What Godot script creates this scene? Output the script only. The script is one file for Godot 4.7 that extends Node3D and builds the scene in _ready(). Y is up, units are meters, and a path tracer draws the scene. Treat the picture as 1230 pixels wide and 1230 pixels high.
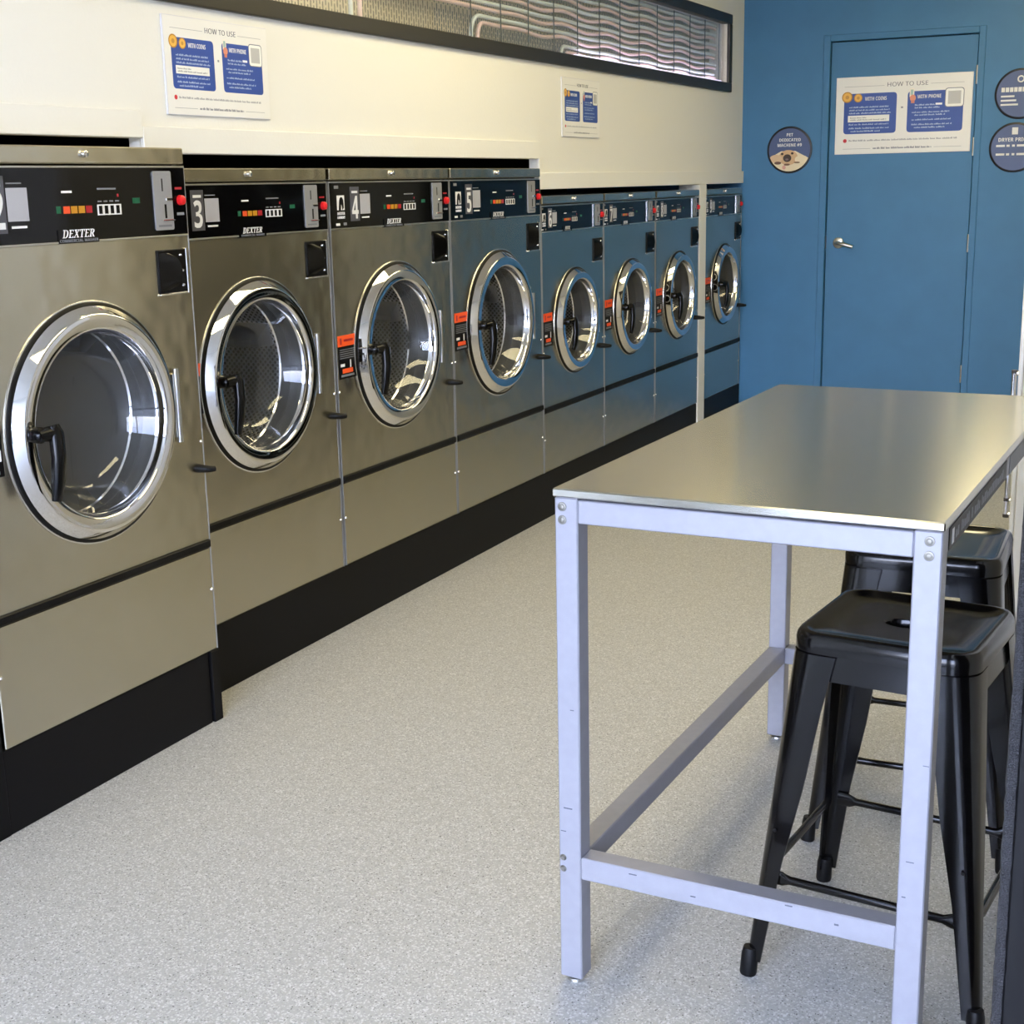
extends Node3D
# A self-service laundry: a row of steel washers along a cream wall, a blue end wall with a door, a steel table with two stools.
# World: y up; the washers' fronts stand in the plane x = 0 and face +x; the row runs away along -z; the blue wall is at z = -8.

const EYE := Vector3(2.3627, 1.38, 0.0)
const WALL := -0.012       # face of the cream wall
const BACK := -8.0         # face of the blue wall
const ROOM_RIGHT := 3.4
const FRONT := 1.8
const CEIL := 2.7
const PLINTH := 0.197

var M := {}
var taken := {}
var rng := RandomNumberGenerator.new()


# ---------------------------------------------------------------- mesh builder
class MB:
	var v := PackedVector3Array()
	var n := PackedVector3Array()
	var uv := PackedVector2Array()

	func tri(a: Vector3, b: Vector3, c: Vector3, na: Vector3, nb: Vector3, nc: Vector3, ua := Vector2.ZERO, ub := Vector2.ZERO, uc := Vector2.ZERO) -> void:
		var g := (b - a).cross(c - a)
		if g.length_squared() < 1e-18:
			return
		if g.dot(na + nb + nc) > 0.0:   # front faces run clockwise
			v.append_array([a, c, b]); n.append_array([na, nc, nb]); uv.append_array([ua, uc, ub])
		else:
			v.append_array([a, b, c]); n.append_array([na, nb, nc]); uv.append_array([ua, ub, uc])

	func flat_uv(p: Vector3, d: Vector3) -> Vector2:
		var a := d.abs()
		if a.x >= a.y and a.x >= a.z:
			return Vector2(p.z, p.y)
		if a.y >= a.z:
			return Vector2(p.x, p.z)
		return Vector2(p.x, p.y)

	func face(a: Vector3, b: Vector3, c: Vector3, d: Vector3, away: Vector3) -> void:
		# flat quad whose normal points along «away»
		var g := (c - a).cross(d - b)
		if g.length_squared() < 1e-18:
			return
		g = g.normalized()
		if g.dot(away) < 0.0:
			g = -g
		tri(a, b, c, g, g, g, flat_uv(a, g), flat_uv(b, g), flat_uv(c, g))
		tri(a, c, d, g, g, g, flat_uv(a, g), flat_uv(c, g), flat_uv(d, g))

	func face3(a: Vector3, b: Vector3, c: Vector3, away: Vector3) -> void:
		var g := (b - a).cross(c - a)
		if g.length_squared() < 1e-18:
			return
		g = g.normalized()
		if g.dot(away) < 0.0:
			g = -g
		tri(a, b, c, g, g, g, flat_uv(a, g), flat_uv(b, g), flat_uv(c, g))

	func box(lo: Vector3, hi: Vector3, bevel := 0.0, t := Transform3D()) -> void:
		# a box with chamfered edges
		var c := (lo + hi) * 0.5
		var h := (hi - lo) * 0.5
		var b := minf(bevel, minf(h.x, minf(h.y, h.z)) * 0.9)
		var at := func(s: Vector3, k: int) -> Vector3:   # the corner s, drawn in on the two axes other than k
			var q := s * h
			for i in 3:
				if i != k:
					q[i] -= s[i] * b
			return t * (c + q)
		for k in 3:
			var i := (k + 1) % 3
			var j := (k + 2) % 3
			for sg in [-1.0, 1.0]:
				var quad := []
				for st in [[-1, -1], [1, -1], [1, 1], [-1, 1]]:
					var s := Vector3()
					s[k] = sg; s[i] = st[0]; s[j] = st[1]
					quad.append(at.call(s, k))
				var away := Vector3()
				away[k] = sg
				face(quad[0], quad[1], quad[2], quad[3], t.basis * away)
			if b > 0.0:
				for si in [-1.0, 1.0]:      # edges parallel to k
					for sj in [-1.0, 1.0]:
						var s0 := Vector3(); var s1 := Vector3()
						s0[k] = -1; s0[i] = si; s0[j] = sj
						s1[k] = 1; s1[i] = si; s1[j] = sj
						var away := Vector3()
						away[i] = si; away[j] = sj
						face(at.call(s0, i), at.call(s1, i), at.call(s1, j), at.call(s0, j), t.basis * away)
		if b > 0.0:
			for x in [-1.0, 1.0]:
				for y in [-1.0, 1.0]:
					for z in [-1.0, 1.0]:
						var s := Vector3(x, y, z)
						face3(at.call(s, 0), at.call(s, 1), at.call(s, 2), t.basis * s)

	func lathe(prof: Array, seg := 48, t := Transform3D(), smooth := 40.0) -> void:
		# prof: [radius, z] from one end to the other, turned about z; outside lies to the left of the profile's direction of travel (r, z)
		var m := prof.size() - 1
		var sn := []
		for i in m:
			var d: Vector2 = Vector2(prof[i + 1][0], prof[i + 1][1]) - Vector2(prof[i][0], prof[i][1])
			sn.append(Vector2(-d.y, d.x).normalized())
		var lim := cos(deg_to_rad(smooth))
		var run := 0.0
		for i in m:
			var p0 := Vector2(prof[i][0], prof[i][1])
			var p1 := Vector2(prof[i + 1][0], prof[i + 1][1])
			var n0: Vector2 = sn[i]
			var n1: Vector2 = sn[i]
			if i > 0 and sn[i - 1].dot(sn[i]) > lim:
				n0 = (sn[i - 1] + sn[i]).normalized()
			if i < m - 1 and sn[i + 1].dot(sn[i]) > lim:
				n1 = (sn[i + 1] + sn[i]).normalized()
			var len := p0.distance_to(p1)
			for k in seg:
				var a0 := TAU * k / seg
				var a1 := TAU * (k + 1) / seg
				var c0 := Vector2(cos(a0), sin(a0))
				var c1 := Vector2(cos(a1), sin(a1))
				var A := t * Vector3(c0.x * p0.x, c0.y * p0.x, p0.y)
				var B := t * Vector3(c1.x * p0.x, c1.y * p0.x, p0.y)
				var C := t * Vector3(c1.x * p1.x, c1.y * p1.x, p1.y)
				var D := t * Vector3(c0.x * p1.x, c0.y * p1.x, p1.y)
				var nA := t.basis * Vector3(c0.x * n0.x, c0.y * n0.x, n0.y)
				var nB := t.basis * Vector3(c1.x * n0.x, c1.y * n0.x, n0.y)
				var nC := t.basis * Vector3(c1.x * n1.x, c1.y * n1.x, n1.y)
				var nD := t.basis * Vector3(c0.x * n1.x, c0.y * n1.x, n1.y)
				var u0 := float(k) / seg
				var u1 := float(k + 1) / seg
				tri(A, B, C, nA, nB, nC, Vector2(u0, run), Vector2(u1, run), Vector2(u1, run + len))
				tri(A, C, D, nA, nC, nD, Vector2(u0, run), Vector2(u1, run + len), Vector2(u0, run + len))
			run += len

	func loft(rings: Array, cap0 := false, cap1 := false, smooth := 50.0) -> void:
		# rings: arrays of points with equal counts, each closed; normals from the neighbours, outward from each ring's middle
		var cnt: int = rings[0].size()
		var mids := []
		for r in rings:
			var s := Vector3()
			for p in r:
				s += p
			mids.append(s / cnt)
		var fn := []   # face normals
		for i in rings.size() - 1:
			var row := []
			for k in cnt:
				var a: Vector3 = rings[i][k]
				var b: Vector3 = rings[i][(k + 1) % cnt]
				var c: Vector3 = rings[i + 1][(k + 1) % cnt]
				var d: Vector3 = rings[i + 1][k]
				row.append((c - a).cross(d - b).normalized())
			fn.append(row)
		# orientation by signed volume against the middle of the whole
		var vol := 0.0
		for i in rings.size() - 1:
			for k in cnt:
				var q: Vector3 = (rings[i][k] + rings[i][(k + 1) % cnt] + rings[i + 1][k] + rings[i + 1][(k + 1) % cnt]) * 0.25
				vol += fn[i][k].dot(q - (mids[i] + mids[i + 1]) * 0.5)
		var sg := 1.0 if vol >= 0.0 else -1.0
		var lim := cos(deg_to_rad(smooth))
		for i in rings.size() - 1:
			for k in cnt:
				var me: Vector3 = fn[i][k]
				var ns := []
				for corner in [[0, 0], [0, 1], [1, 1], [1, 0]]:
					var acc := Vector3()
					for di in [corner[0] - 1, corner[0]]:
						for dk in [corner[1] - 1, corner[1]]:
							var ii: int = i + di
							if ii < 0 or ii >= fn.size():
								continue
							var o: Vector3 = fn[ii][posmod(k + dk, cnt)]
							if o.dot(me) > lim:
								acc += o
					if acc == Vector3.ZERO:
						acc = me
					ns.append(acc.normalized() * sg)
				var a: Vector3 = rings[i][k]
				var b: Vector3 = rings[i][(k + 1) % cnt]
				var c: Vector3 = rings[i + 1][(k + 1) % cnt]
				var d: Vector3 = rings[i + 1][k]
				tri(a, b, c, ns[0], ns[1], ns[2])
				tri(a, c, d, ns[0], ns[2], ns[3])
		for e in [[cap0, 0, 1], [cap1, rings.size() - 1, rings.size() - 2]]:
			if e[0]:
				var away: Vector3 = mids[e[1]] - mids[e[2]]
				for k in cnt:
					face3(mids[e[1]], rings[e[1]][k], rings[e[1]][(k + 1) % cnt], away)

	func tube(path: Array, radius, seg := 10, flatten := 1.0, closed_ends := true) -> void:
		# a round (or flattened) bar along a path; radius is a number or one number for each point
		var rings := []
		var up := Vector3.UP
		var side := Vector3()
		for i in path.size():
			var d: Vector3 = (path[mini(i + 1, path.size() - 1)] - path[maxi(i - 1, 0)]).normalized()
			if i == 0:
				side = d.cross(up if absf(d.y) < 0.9 else Vector3.BACK).normalized()
			side = (side - d * side.dot(d)).normalized()
			var other := d.cross(side)
			var r: float = radius[i] if radius is Array else radius
			var ring := []
			for k in seg:
				var a := TAU * k / seg
				ring.append(path[i] + side * cos(a) * r + other * sin(a) * r * flatten)
			rings.append(ring)
		loft(rings, closed_ends, closed_ends, 60.0)

	func slab(poly: PackedVector2Array, z0: float, z1: float, t := Transform3D()) -> void:
		# a polygon in x, y with a thickness along z
		var ids := Geometry2D.triangulate_polygon(poly)
		for k in range(0, ids.size(), 3):
			for z in [z0, z1]:
				face3(t * Vector3(poly[ids[k]].x, poly[ids[k]].y, z), t * Vector3(poly[ids[k + 1]].x, poly[ids[k + 1]].y, z), t * Vector3(poly[ids[k + 2]].x, poly[ids[k + 2]].y, z), t.basis * Vector3(0, 0, 1.0 if z == maxf(z0, z1) else -1.0))
		var area := 0.0
		for i in poly.size():
			area += poly[i].cross(poly[(i + 1) % poly.size()])
		for i in poly.size():
			var a := poly[i]
			var b := poly[(i + 1) % poly.size()]
			var e := (b - a).normalized() * signf(area)
			face(t * Vector3(a.x, a.y, z0), t * Vector3(b.x, b.y, z0), t * Vector3(b.x, b.y, z1), t * Vector3(a.x, a.y, z1), t.basis * Vector3(e.y, -e.x, 0))

	func done() -> ArrayMesh:
		var a := []
		a.resize(Mesh.ARRAY_MAX)
		a[Mesh.ARRAY_VERTEX] = v
		a[Mesh.ARRAY_NORMAL] = n
		a[Mesh.ARRAY_TEX_UV] = uv
		var m := ArrayMesh.new()
		m.add_surface_from_arrays(Mesh.PRIMITIVE_TRIANGLES, a)
		return m


# ---------------------------------------------------------------- naming and small helpers
func numbered(called: String) -> String:
	if not taken.has(called):
		taken[called] = 0
		return called
	taken[called] += 1
	return "%s_%03d" % [called, taken[called]]

func tag(o: Node, label := "", category := "", group := "", kind := "") -> void:
	if label: o.set_meta("label", label)
	if category: o.set_meta("category", category)
	if group: o.set_meta("group", group)
	if kind: o.set_meta("kind", kind)

func thing(called: String, at: Vector3, turn: float, label: String, category: String, group := "") -> Node3D:
	var o := Node3D.new()
	o.name = numbered(called)
	add_child(o)
	o.position = at
	o.rotation.y = turn
	tag(o, label, category, group)
	return o

func part(called: String, mb: MB, m: Material, parent: Node) -> MeshInstance3D:
	return inst(called, mb.done(), m, parent)

func inst(called: String, mesh: Mesh, m: Material, parent: Node) -> MeshInstance3D:
	var o := MeshInstance3D.new()
	o.name = numbered(called) if parent == self else called
	o.mesh = mesh
	o.material_override = m
	parent.add_child(o, true)
	return o

func bx(called: String, lo: Vector3, hi: Vector3, bevel: float, m: Material, parent: Node) -> MeshInstance3D:
	var b := MB.new()
	b.box(lo, hi, bevel)
	return part(called, b, m, parent)

func structure(called: String) -> Node3D:
	var o := Node3D.new()
	o.name = called
	add_child(o)
	tag(o, "", "", "", "structure")
	return o

func mat(called: String, c: Color, rough := 0.5, metal := 0.0) -> StandardMaterial3D:
	var m := StandardMaterial3D.new()
	m.resource_name = called
	m.albedo_color = c
	m.roughness = rough
	m.metallic = metal
	M[called] = m
	return m

func noise_tex(freq: float, size := 512, ramp: Gradient = null, seed_ := 1, octaves := 4) -> NoiseTexture2D:
	var f := FastNoiseLite.new()
	f.seed = seed_
	f.frequency = freq
	f.fractal_octaves = octaves
	var t := NoiseTexture2D.new()
	t.width = size
	t.height = size
	t.seamless = true
	t.noise = f
	if ramp:
		t.color_ramp = ramp
	return t

func ramp2(a: Color, b: Color) -> Gradient:
	var g := Gradient.new()
	g.set_color(0, a)
	g.set_color(1, b)
	return g

func rounded(w: float, h: float, r: float, seg := 4, c := Vector2.ZERO) -> PackedVector2Array:
	var p := PackedVector2Array()
	for q in [[1, 1, 0.0], [-1, 1, PI / 2], [-1, -1, PI], [1, -1, 3 * PI / 2]]:
		for k in seg + 1:
			var a: float = q[2] + PI / 2 * k / seg
			p.append(c + Vector2(q[0] * (w / 2 - r) + r * cos(a), q[1] * (h / 2 - r) + r * sin(a)))
	return p

func lettering(called: String, words: String, height: float, at: Vector3, m: Material, parent: Node, bold := 0.0, slant := 0.0, serif := false, squeeze := 1.0, depth := 0.0008) -> MeshInstance3D:
	# «height» is that of a capital letter; the text is centred on «at» and faces +z of its parent
	var base := SystemFont.new()
	base.font_names = PackedStringArray(["Droid Serif" if serif else "Droid Sans"])
	base.font_weight = 700 if bold > 0.0 else 400
	var fv := FontVariation.new()
	fv.base_font = base
	var t := TextMesh.new()
	t.font = fv
	t.font_size = 64
	t.pixel_size = height / 46.0
	t.depth = depth
	t.text = words
	t.curve_step = 2.0
	var o := inst(called, t, m, parent)
	o.position = at
	o.basis = Basis(Vector3(squeeze, 0, 0), Vector3(slant, 1, 0), Vector3(0, 0, 1))
	return o


# ---------------------------------------------------------------- textures
func floor_image() -> Image:
	# speckled vinyl: a fine grain with light and dark chips
	var s := 1024
	var base := Color(0.685, 0.68, 0.655)
	var im := Image.create(s, s, false, Image.FORMAT_RGB8)
	im.fill(base)
	var r := RandomNumberGenerator.new()
	r.seed = 41
	var tones := [Color(0.79, 0.785, 0.765), Color(0.75, 0.745, 0.725), Color(0.66, 0.655, 0.635), Color(0.62, 0.615, 0.60), Color(0.82, 0.815, 0.80), Color(0.69, 0.68, 0.645)]
	for i in 62000:
		var x := r.randi() % s
		var y := r.randi() % s
		var c: Color = tones[r.randi() % 6]
		var w := 2 + r.randi() % 4
		var h := 2 + r.randi() % 4
		im.fill_rect(Rect2i(x, y, w, h), c)
	for i in 2600:
		var x := r.randi() % s
		var y := r.randi() % s
		var g := r.randf_range(0.28, 0.46)
		im.fill_rect(Rect2i(x, y, 2 + r.randi() % 2, 2 + r.randi() % 2), Color(g, g * 0.97, g * 0.93))
	return im

func disc(im: Image, cx: int, cy: int, rx: int, ry: int, c: Color) -> void:
	for y in range(-ry, ry + 1):
		var w := int(rx * sqrt(maxf(0.0, 1.0 - float(y * y) / (ry * ry))))
		im.fill_rect(Rect2i(cx - w, cy + y, 2 * w + 1, 1), c)

func round_rect(im: Image, r: Rect2i, rad: int, c: Color) -> void:
	im.fill_rect(Rect2i(r.position.x + rad, r.position.y, r.size.x - 2 * rad, r.size.y), c)
	im.fill_rect(Rect2i(r.position.x, r.position.y + rad, r.size.x, r.size.y - 2 * rad), c)
	for x in [r.position.x + rad, r.end.x - rad - 1]:
		for y in [r.position.y + rad, r.end.y - rad - 1]:
			disc(im, x, y, rad, rad, c)

func word_line(im: Image, x: int, y: int, w: int, h: int, c: Color, r: RandomNumberGenerator) -> void:
	# a line of print too small to read in the photograph: strokes in word-long groups
	var at := x
	while at < x + w:
		var word := 16 + r.randi() % 34
		var e := mini(at + word, x + w)
		var q := at
		while q < e:
			var tall := h if r.randf() < 0.4 else int(h * 0.72)
			im.fill_rect(Rect2i(q, y + h - tall, 4, tall), c)
			q += 6
		at = e + 8

func sign_image() -> Image:
	# the how-to-use board, 1000 x 560: two blue panels, coins, a phone, lines of small print; the code square is left out
	var im := Image.create(1000, 560, false, Image.FORMAT_RGB8)
	var paper := Color(0.90, 0.895, 0.875)
	var blue := Color(0.16, 0.29, 0.60)
	var pale := Color(0.74, 0.80, 0.90)
	var grey := Color(0.52, 0.53, 0.56)
	var r := RandomNumberGenerator.new()
	r.seed = 7
	im.fill(paper)
	for e in [[60, 300], [700, 240]]:
		im.fill_rect(Rect2i(e[0], 66, e[1], 2), grey)
	for e in [[60, 210], [740, 200]]:
		im.fill_rect(Rect2i(e[0], 522, e[1], 2), grey)
	round_rect(im, Rect2i(60, 118, 395, 295), 22, blue)
	round_rect(im, Rect2i(535, 118, 405, 295), 22, blue)
	# coins
	for c in [[82, 142, 40], [165, 150, 32]]:
		disc(im, c[0], c[1], c[2], c[2], Color(0.72, 0.50, 0.16))
		disc(im, c[0], c[1], int(c[2] * 0.82), int(c[2] * 0.82), Color(0.90, 0.70, 0.30))
		disc(im, c[0], c[1], int(c[2] * 0.35), int(c[2] * 0.35), Color(0.76, 0.54, 0.20))
	# hand with phone
	round_rect(im, Rect2i(548, 96, 34, 66), 6, Color(0.93, 0.90, 0.84))
	im.fill_rect(Rect2i(555, 106, 20, 38), Color(0.62, 0.74, 0.72))
	disc(im, 572, 166, 22, 24, Color(0.86, 0.56, 0.44))
	im.fill_rect(Rect2i(560, 182, 26, 22), Color(0.80, 0.48, 0.38))
	# text lines of the left panel
	for e in [[100, 212, 300], [100, 234, 300], [100, 256, 310], [100, 338, 300], [100, 366, 300], [116, 388, 220]]:
		word_line(im, e[0], e[1], e[2], 11, pale, r)
	im.fill_rect(Rect2i(92, 278, 312, 48), Color(0.92, 0.92, 0.90))
	word_line(im, 108, 290, 120, 9, grey, r)
	word_line(im, 108, 306, 270, 9, grey, r)
	# right panel
	for e in [[590, 212, 140], [590, 232, 190], [570, 264, 270], [590, 284, 220], [570, 318, 280], [570, 352, 290], [590, 374, 220]]:
		word_line(im, e[0], e[1], e[2], 11, pale, r)
	im.fill_rect(Rect2i(740, 208, 48, 14), Color(0.95, 0.95, 0.95))
	round_rect(im, Rect2i(806, 104, 138, 138), 20, Color(0.42, 0.44, 0.50))
	round_rect(im, Rect2i(811, 109, 128, 128), 17, Color(0.93, 0.93, 0.91))
	im.fill_rect(Rect2i(829, 127, 92, 92), Color(0.72, 0.72, 0.71))
	im.fill_rect(Rect2i(488, 224, 16, 12), grey)
	# foot of the board
	disc(im, 74, 462, 14, 14, Color(0.78, 0.16, 0.20))
	word_line(im, 104, 456, 800, 12, grey, r)
	word_line(im, 290, 514, 430, 14, Color(0.30, 0.32, 0.40), r)
	return im

func pet_image() -> Image:
	# disc sign, lower half: a dog's face looking out between its paws
	var im := Image.create(400, 400, false, Image.FORMAT_RGB8)
	im.fill(Color(0.27, 0.33, 0.50))
	var cream := Color(0.88, 0.82, 0.70)
	var tan := Color(0.80, 0.66, 0.50)
	for y in range(210, 400):
		var half := int(60 + (y - 205) * 1.9)
		im.fill_rect(Rect2i(maxi(0, 190 - half), y, mini(399, 190 + half) - maxi(0, 190 - half), 1), cream)
	disc(im, 190, 270, 92, 70, tan)
	disc(im, 70, 280, 62, 38, Color(0.84, 0.72, 0.58))
	disc(im, 318, 290, 64, 38, Color(0.90, 0.84, 0.72))
	disc(im, 180, 276, 40, 36, Color(0.25, 0.19, 0.17))
	disc(im, 178, 288, 16, 10, Color(0.45, 0.38, 0.38))
	disc(im, 130, 236, 13, 11, Color(0.20, 0.15, 0.12))
	disc(im, 228, 232, 13, 11, Color(0.20, 0.15, 0.12))
	disc(im, 88, 320, 34, 14, Color(0.40, 0.28, 0.22))
	disc(im, 275, 318, 30, 8, Color(0.50, 0.40, 0.30))
	disc(im, 178, 336, 30, 10, Color(0.46, 0.34, 0.27))
	disc(im, 150, 362, 18, 20, Color(0.83, 0.62, 0.56))
	return im

func perforated_image() -> Image:
	# sheet with staggered upright slots
	var im := Image.create(256, 256, false, Image.FORMAT_RGB8)
	im.fill(Color(0.66, 0.62, 0.53))
	var d := Color(0.10, 0.10, 0.09)
	for i in 8:
		for j in 4:
			var x := i * 32 + 4
			var y := j * 64 + (32 if i % 2 else 0)
			im.fill_rect(Rect2i(x + 6, y + 6, 13, 44), d)
			disc(im, x + 12, y + 8, 6, 6, d)
			if y + 50 < 256:
				disc(im, x + 12, y + 49, 6, 6, d)
	return im

func drum_image() -> Image:
	# steel sheet with staggered round holes
	var im := Image.create(128, 128, false, Image.FORMAT_RGB8)
	im.fill(Color(0.62, 0.62, 0.64))
	for i in 3:
		for j in 3:
			disc(im, i * 64, j * 64, 15, 15, Color(0.08, 0.08, 0.09))
			disc(im, i * 64 + 32, j * 64 + 32, 15, 15, Color(0.08, 0.08, 0.09))
	return im

func brushed(size := 512, lines := true) -> Image:
	# long fine scratches along u: grey values for roughness
	var im := Image.create(size, size, false, Image.FORMAT_RGB8)
	var r := RandomNumberGenerator.new()
	r.seed = 99
	im.fill(Color(0.5, 0.5, 0.5))
	for i in 9000:
		var g := clampf(0.5 + r.randfn(0.0, 0.12), 0.0, 1.0)
		var w := 40 + r.randi() % 260
		var x := r.randi() % size
		var y := r.randi() % size
		im.fill_rect(Rect2i(x, y, w, 1), Color(g, g, g))
		if x + w > size:
			im.fill_rect(Rect2i(0, y, x + w - size, 1), Color(g, g, g))
	return im

func wavy_normals() -> NoiseTexture2D:
	# the slow buckle of thin sheet metal
	var t := noise_tex(0.006, 512, null, 33, 2)
	t.as_normal_map = true
	t.bump_strength = 6.0
	return t

func tex(im: Image) -> ImageTexture:
	return ImageTexture.create_from_image(im)


# ---------------------------------------------------------------- materials
func make_materials() -> void:
	var m: StandardMaterial3D
	var brush := tex(brushed())

	m = mat("brushed_steel", Color(0.735, 0.715, 0.655), 0.27, 1.0)
	m.anisotropy_enabled = true
	m.anisotropy = STEEL_ANISO
	m.heightmap_enabled = true
	m.heightmap_texture = brush
	m.heightmap_scale = 0.006
	m.normal_enabled = true
	m.normal_texture = wavy_normals()
	m.normal_scale = 0.22
	m.uv1_scale = Vector3(2.2, 2.2, 1)
	m = mat("table_steel", Color(0.75, 0.74, 0.70), 0.19, 1.0)
	m.anisotropy_enabled = true
	m.anisotropy = -0.7
	m.heightmap_enabled = true
	m.heightmap_texture = brush
	m.heightmap_scale = 0.008
	m.uv1_scale = Vector3(2.0, 2.0, 1)
	m = mat("steel_edge", Color(0.86, 0.86, 0.86), 0.22, 1.0)
	m = mat("chrome", Color(0.88, 0.88, 0.89), 0.05, 1.0)
	m = mat("satin_steel", Color(0.78, 0.78, 0.77), 0.3, 1.0)
	m = mat("cabinet_grey", Color(0.30, 0.30, 0.31), 0.5, 0.4)
	m = mat("gap_black", Color(0.035, 0.035, 0.037), 0.45)
	m.metallic_specular = 0.3
	m = mat("panel_black", Color(0.03, 0.031, 0.037), 0.07)
	m.metallic_specular = 0.34
	m = mat("rubber", Color(0.025, 0.025, 0.028), 0.5)
	m.metallic_specular = 0.35
	m = mat("handle_black", Color(0.022, 0.022, 0.025), 0.22)
	m.metallic_specular = 0.35
	m = mat("plinth_black", Color(0.045, 0.045, 0.05), 0.45)
	m.metallic_specular = 0.25
	m = mat("glass", Color(0.95, 0.97, 0.97, 0.04), 0.0)
	m.transparency = BaseMaterial3D.TRANSPARENCY_ALPHA
	m = mat("drum_steel", Color(0.9, 0.9, 0.92), 0.3, 1.0)
	var dt := tex(drum_image())
	m.albedo_texture = dt
	m.uv1_scale = Vector3(44, 28, 1)
	m = mat("drum_back", Color(0.9, 0.9, 0.92), 0.33, 1.0)
	m.albedo_texture = dt
	m.uv1_triplanar = true
	m.uv1_scale = Vector3(28, 28, 28)
	m = mat("drum_plain", Color(0.55, 0.55, 0.58), 0.38, 1.0)
	m = mat("print_white", Color(0.86, 0.86, 0.86), 0.5)
	m = mat("sticker_grey", Color(0.27, 0.27, 0.30), 0.5)
	m = mat("sticker_white", Color(0.84, 0.84, 0.86), 0.5)
	m = mat("sticker_pale", Color(0.64, 0.64, 0.66), 0.5)
	m = mat("print_grey", Color(0.45, 0.46, 0.48), 0.5)
	m = mat("label_orange", Color(0.93, 0.33, 0.09), 0.5)
	m = mat("label_black", Color(0.04, 0.04, 0.046), 0.4)
	m.metallic_specular = 0.25
	m = mat("lamp_orange", Color(0.86, 0.30, 0.12), 0.35)
	m = mat("lamp_yellow", Color(0.72, 0.50, 0.10), 0.35)
	m = mat("lamp_red", Color(0.62, 0.10, 0.14), 0.35)
	m = mat("lamp_green", Color(0.05, 0.33, 0.22), 0.35)
	m = mat("button_red", Color(0.82, 0.10, 0.12), 0.3)
	m = mat("edge_bright", Color(0.55, 0.55, 0.54), 0.35, 0.4)
	m = mat("bolt_metal", Color(0.52, 0.51, 0.48), 0.5, 1.0)
	m = mat("coin_metal", Color(0.62, 0.62, 0.62), 0.42, 0.45)
	# setting
	m = mat("cream_paint", Color(0.885, 0.88, 0.85), 0.55)
	m.heightmap_enabled = true
	m.heightmap_texture = noise_tex(0.05, 512, null, 3, 3)
	m.heightmap_scale = 0.02
	m.uv1_triplanar = true
	m.uv1_world_triplanar = true
	m.uv1_scale = Vector3(2.5, 2.5, 2.5)
	m = mat("white_paint", Color(0.87, 0.87, 0.86), 0.45)
	m = mat("blue_paint", Color(0.235, 0.46, 0.63), 0.5)
	m.albedo_texture = noise_tex(0.01, 512, ramp2(Color(0.95, 0.95, 0.95), Color(1, 1, 1)), 9, 4)
	m.heightmap_enabled = true
	m.heightmap_texture = noise_tex(0.06, 512, null, 4, 3)
	m.heightmap_scale = 0.02
	m.uv1_triplanar = true
	m.uv1_world_triplanar = true
	m.uv1_scale = Vector3(0.9, 0.9, 0.9)
	m = mat("floor_vinyl", Color(1, 1, 1), 0.42)
	m.albedo_texture = tex(floor_image())
	m.uv1_triplanar = true
	m.uv1_world_triplanar = true
	m.uv1_scale = Vector3(1.15, 1.15, 1.15)
	m = mat("ceiling_paint", Color(0.87, 0.86, 0.82), 0.7)
	m = mat("service_dark", Color(0.06, 0.06, 0.06), 0.8)
	m = mat("frame_dark", Color(0.10, 0.09, 0.075), 0.4)
	m = mat("perforated", Color(1, 1, 1), 0.5, 0.3)
	m.albedo_texture = tex(perforated_image())
	m.uv1_triplanar = true
	m.uv1_scale = Vector3(7.5, 7.5, 7.5)
	m = mat("pipe_white", Color(0.80, 0.85, 0.86), 0.35)
	m = mat("pipe_pink", Color(0.87, 0.75, 0.74), 0.35)
	m = mat("clip_dark", Color(0.16, 0.17, 0.18), 0.5)
	# table and stools
	m = mat("silver_paint", Color(0.60, 0.60, 0.63), 0.4, 0.3)
	var scuff := noise_tex(0.02, 512, ramp2(Color(0.965, 0.965, 0.965), Color(1, 1, 1)), 21, 5)
	m.albedo_texture = scuff
	m.uv1_triplanar = true
	m.uv1_scale = Vector3(3, 3, 3)
	m = mat("stool_black", Color(0.022, 0.02, 0.022), 0.2, 0.0)
	m.clearcoat_enabled = true
	m.clearcoat = 0.25
	m.clearcoat_roughness = 0.08
	m.metallic_specular = 0.36
	m = mat("box_black", Color(0.05, 0.05, 0.055), 0.45)
	m.metallic_specular = 0.3
	m = mat("strip_grey", Color(0.16, 0.16, 0.17), 0.85)
	m.heightmap_enabled = true
	m.heightmap_texture = noise_tex(0.12, 256, null, 13, 3)
	m.heightmap_scale = 0.35
	m.uv1_triplanar = true
	m.uv1_scale = Vector3(14, 14, 14)
	m = mat("sign_board", Color(1, 1, 1), 0.4)
	m.albedo_texture = tex(sign_image())
	m.texture_repeat = false
	m = mat("pet_print", Color(1, 1, 1), 0.4)
	m.albedo_texture = tex(pet_image())
	m.texture_repeat = false
	m = mat("sign_navy", Color(0.27, 0.33, 0.50), 0.4)
	m = mat("sign_edge", Color(0.045, 0.07, 0.12), 0.4)
	m = mat("ink_dark", Color(0.32, 0.33, 0.38), 0.5)
	m = mat("pavement", Color(0.50, 0.49, 0.47), 0.9)
	m = mat("brass_steel", Color(0.72, 0.68, 0.60), 0.35, 1.0)

const STEEL_ANISO := -0.7


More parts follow.
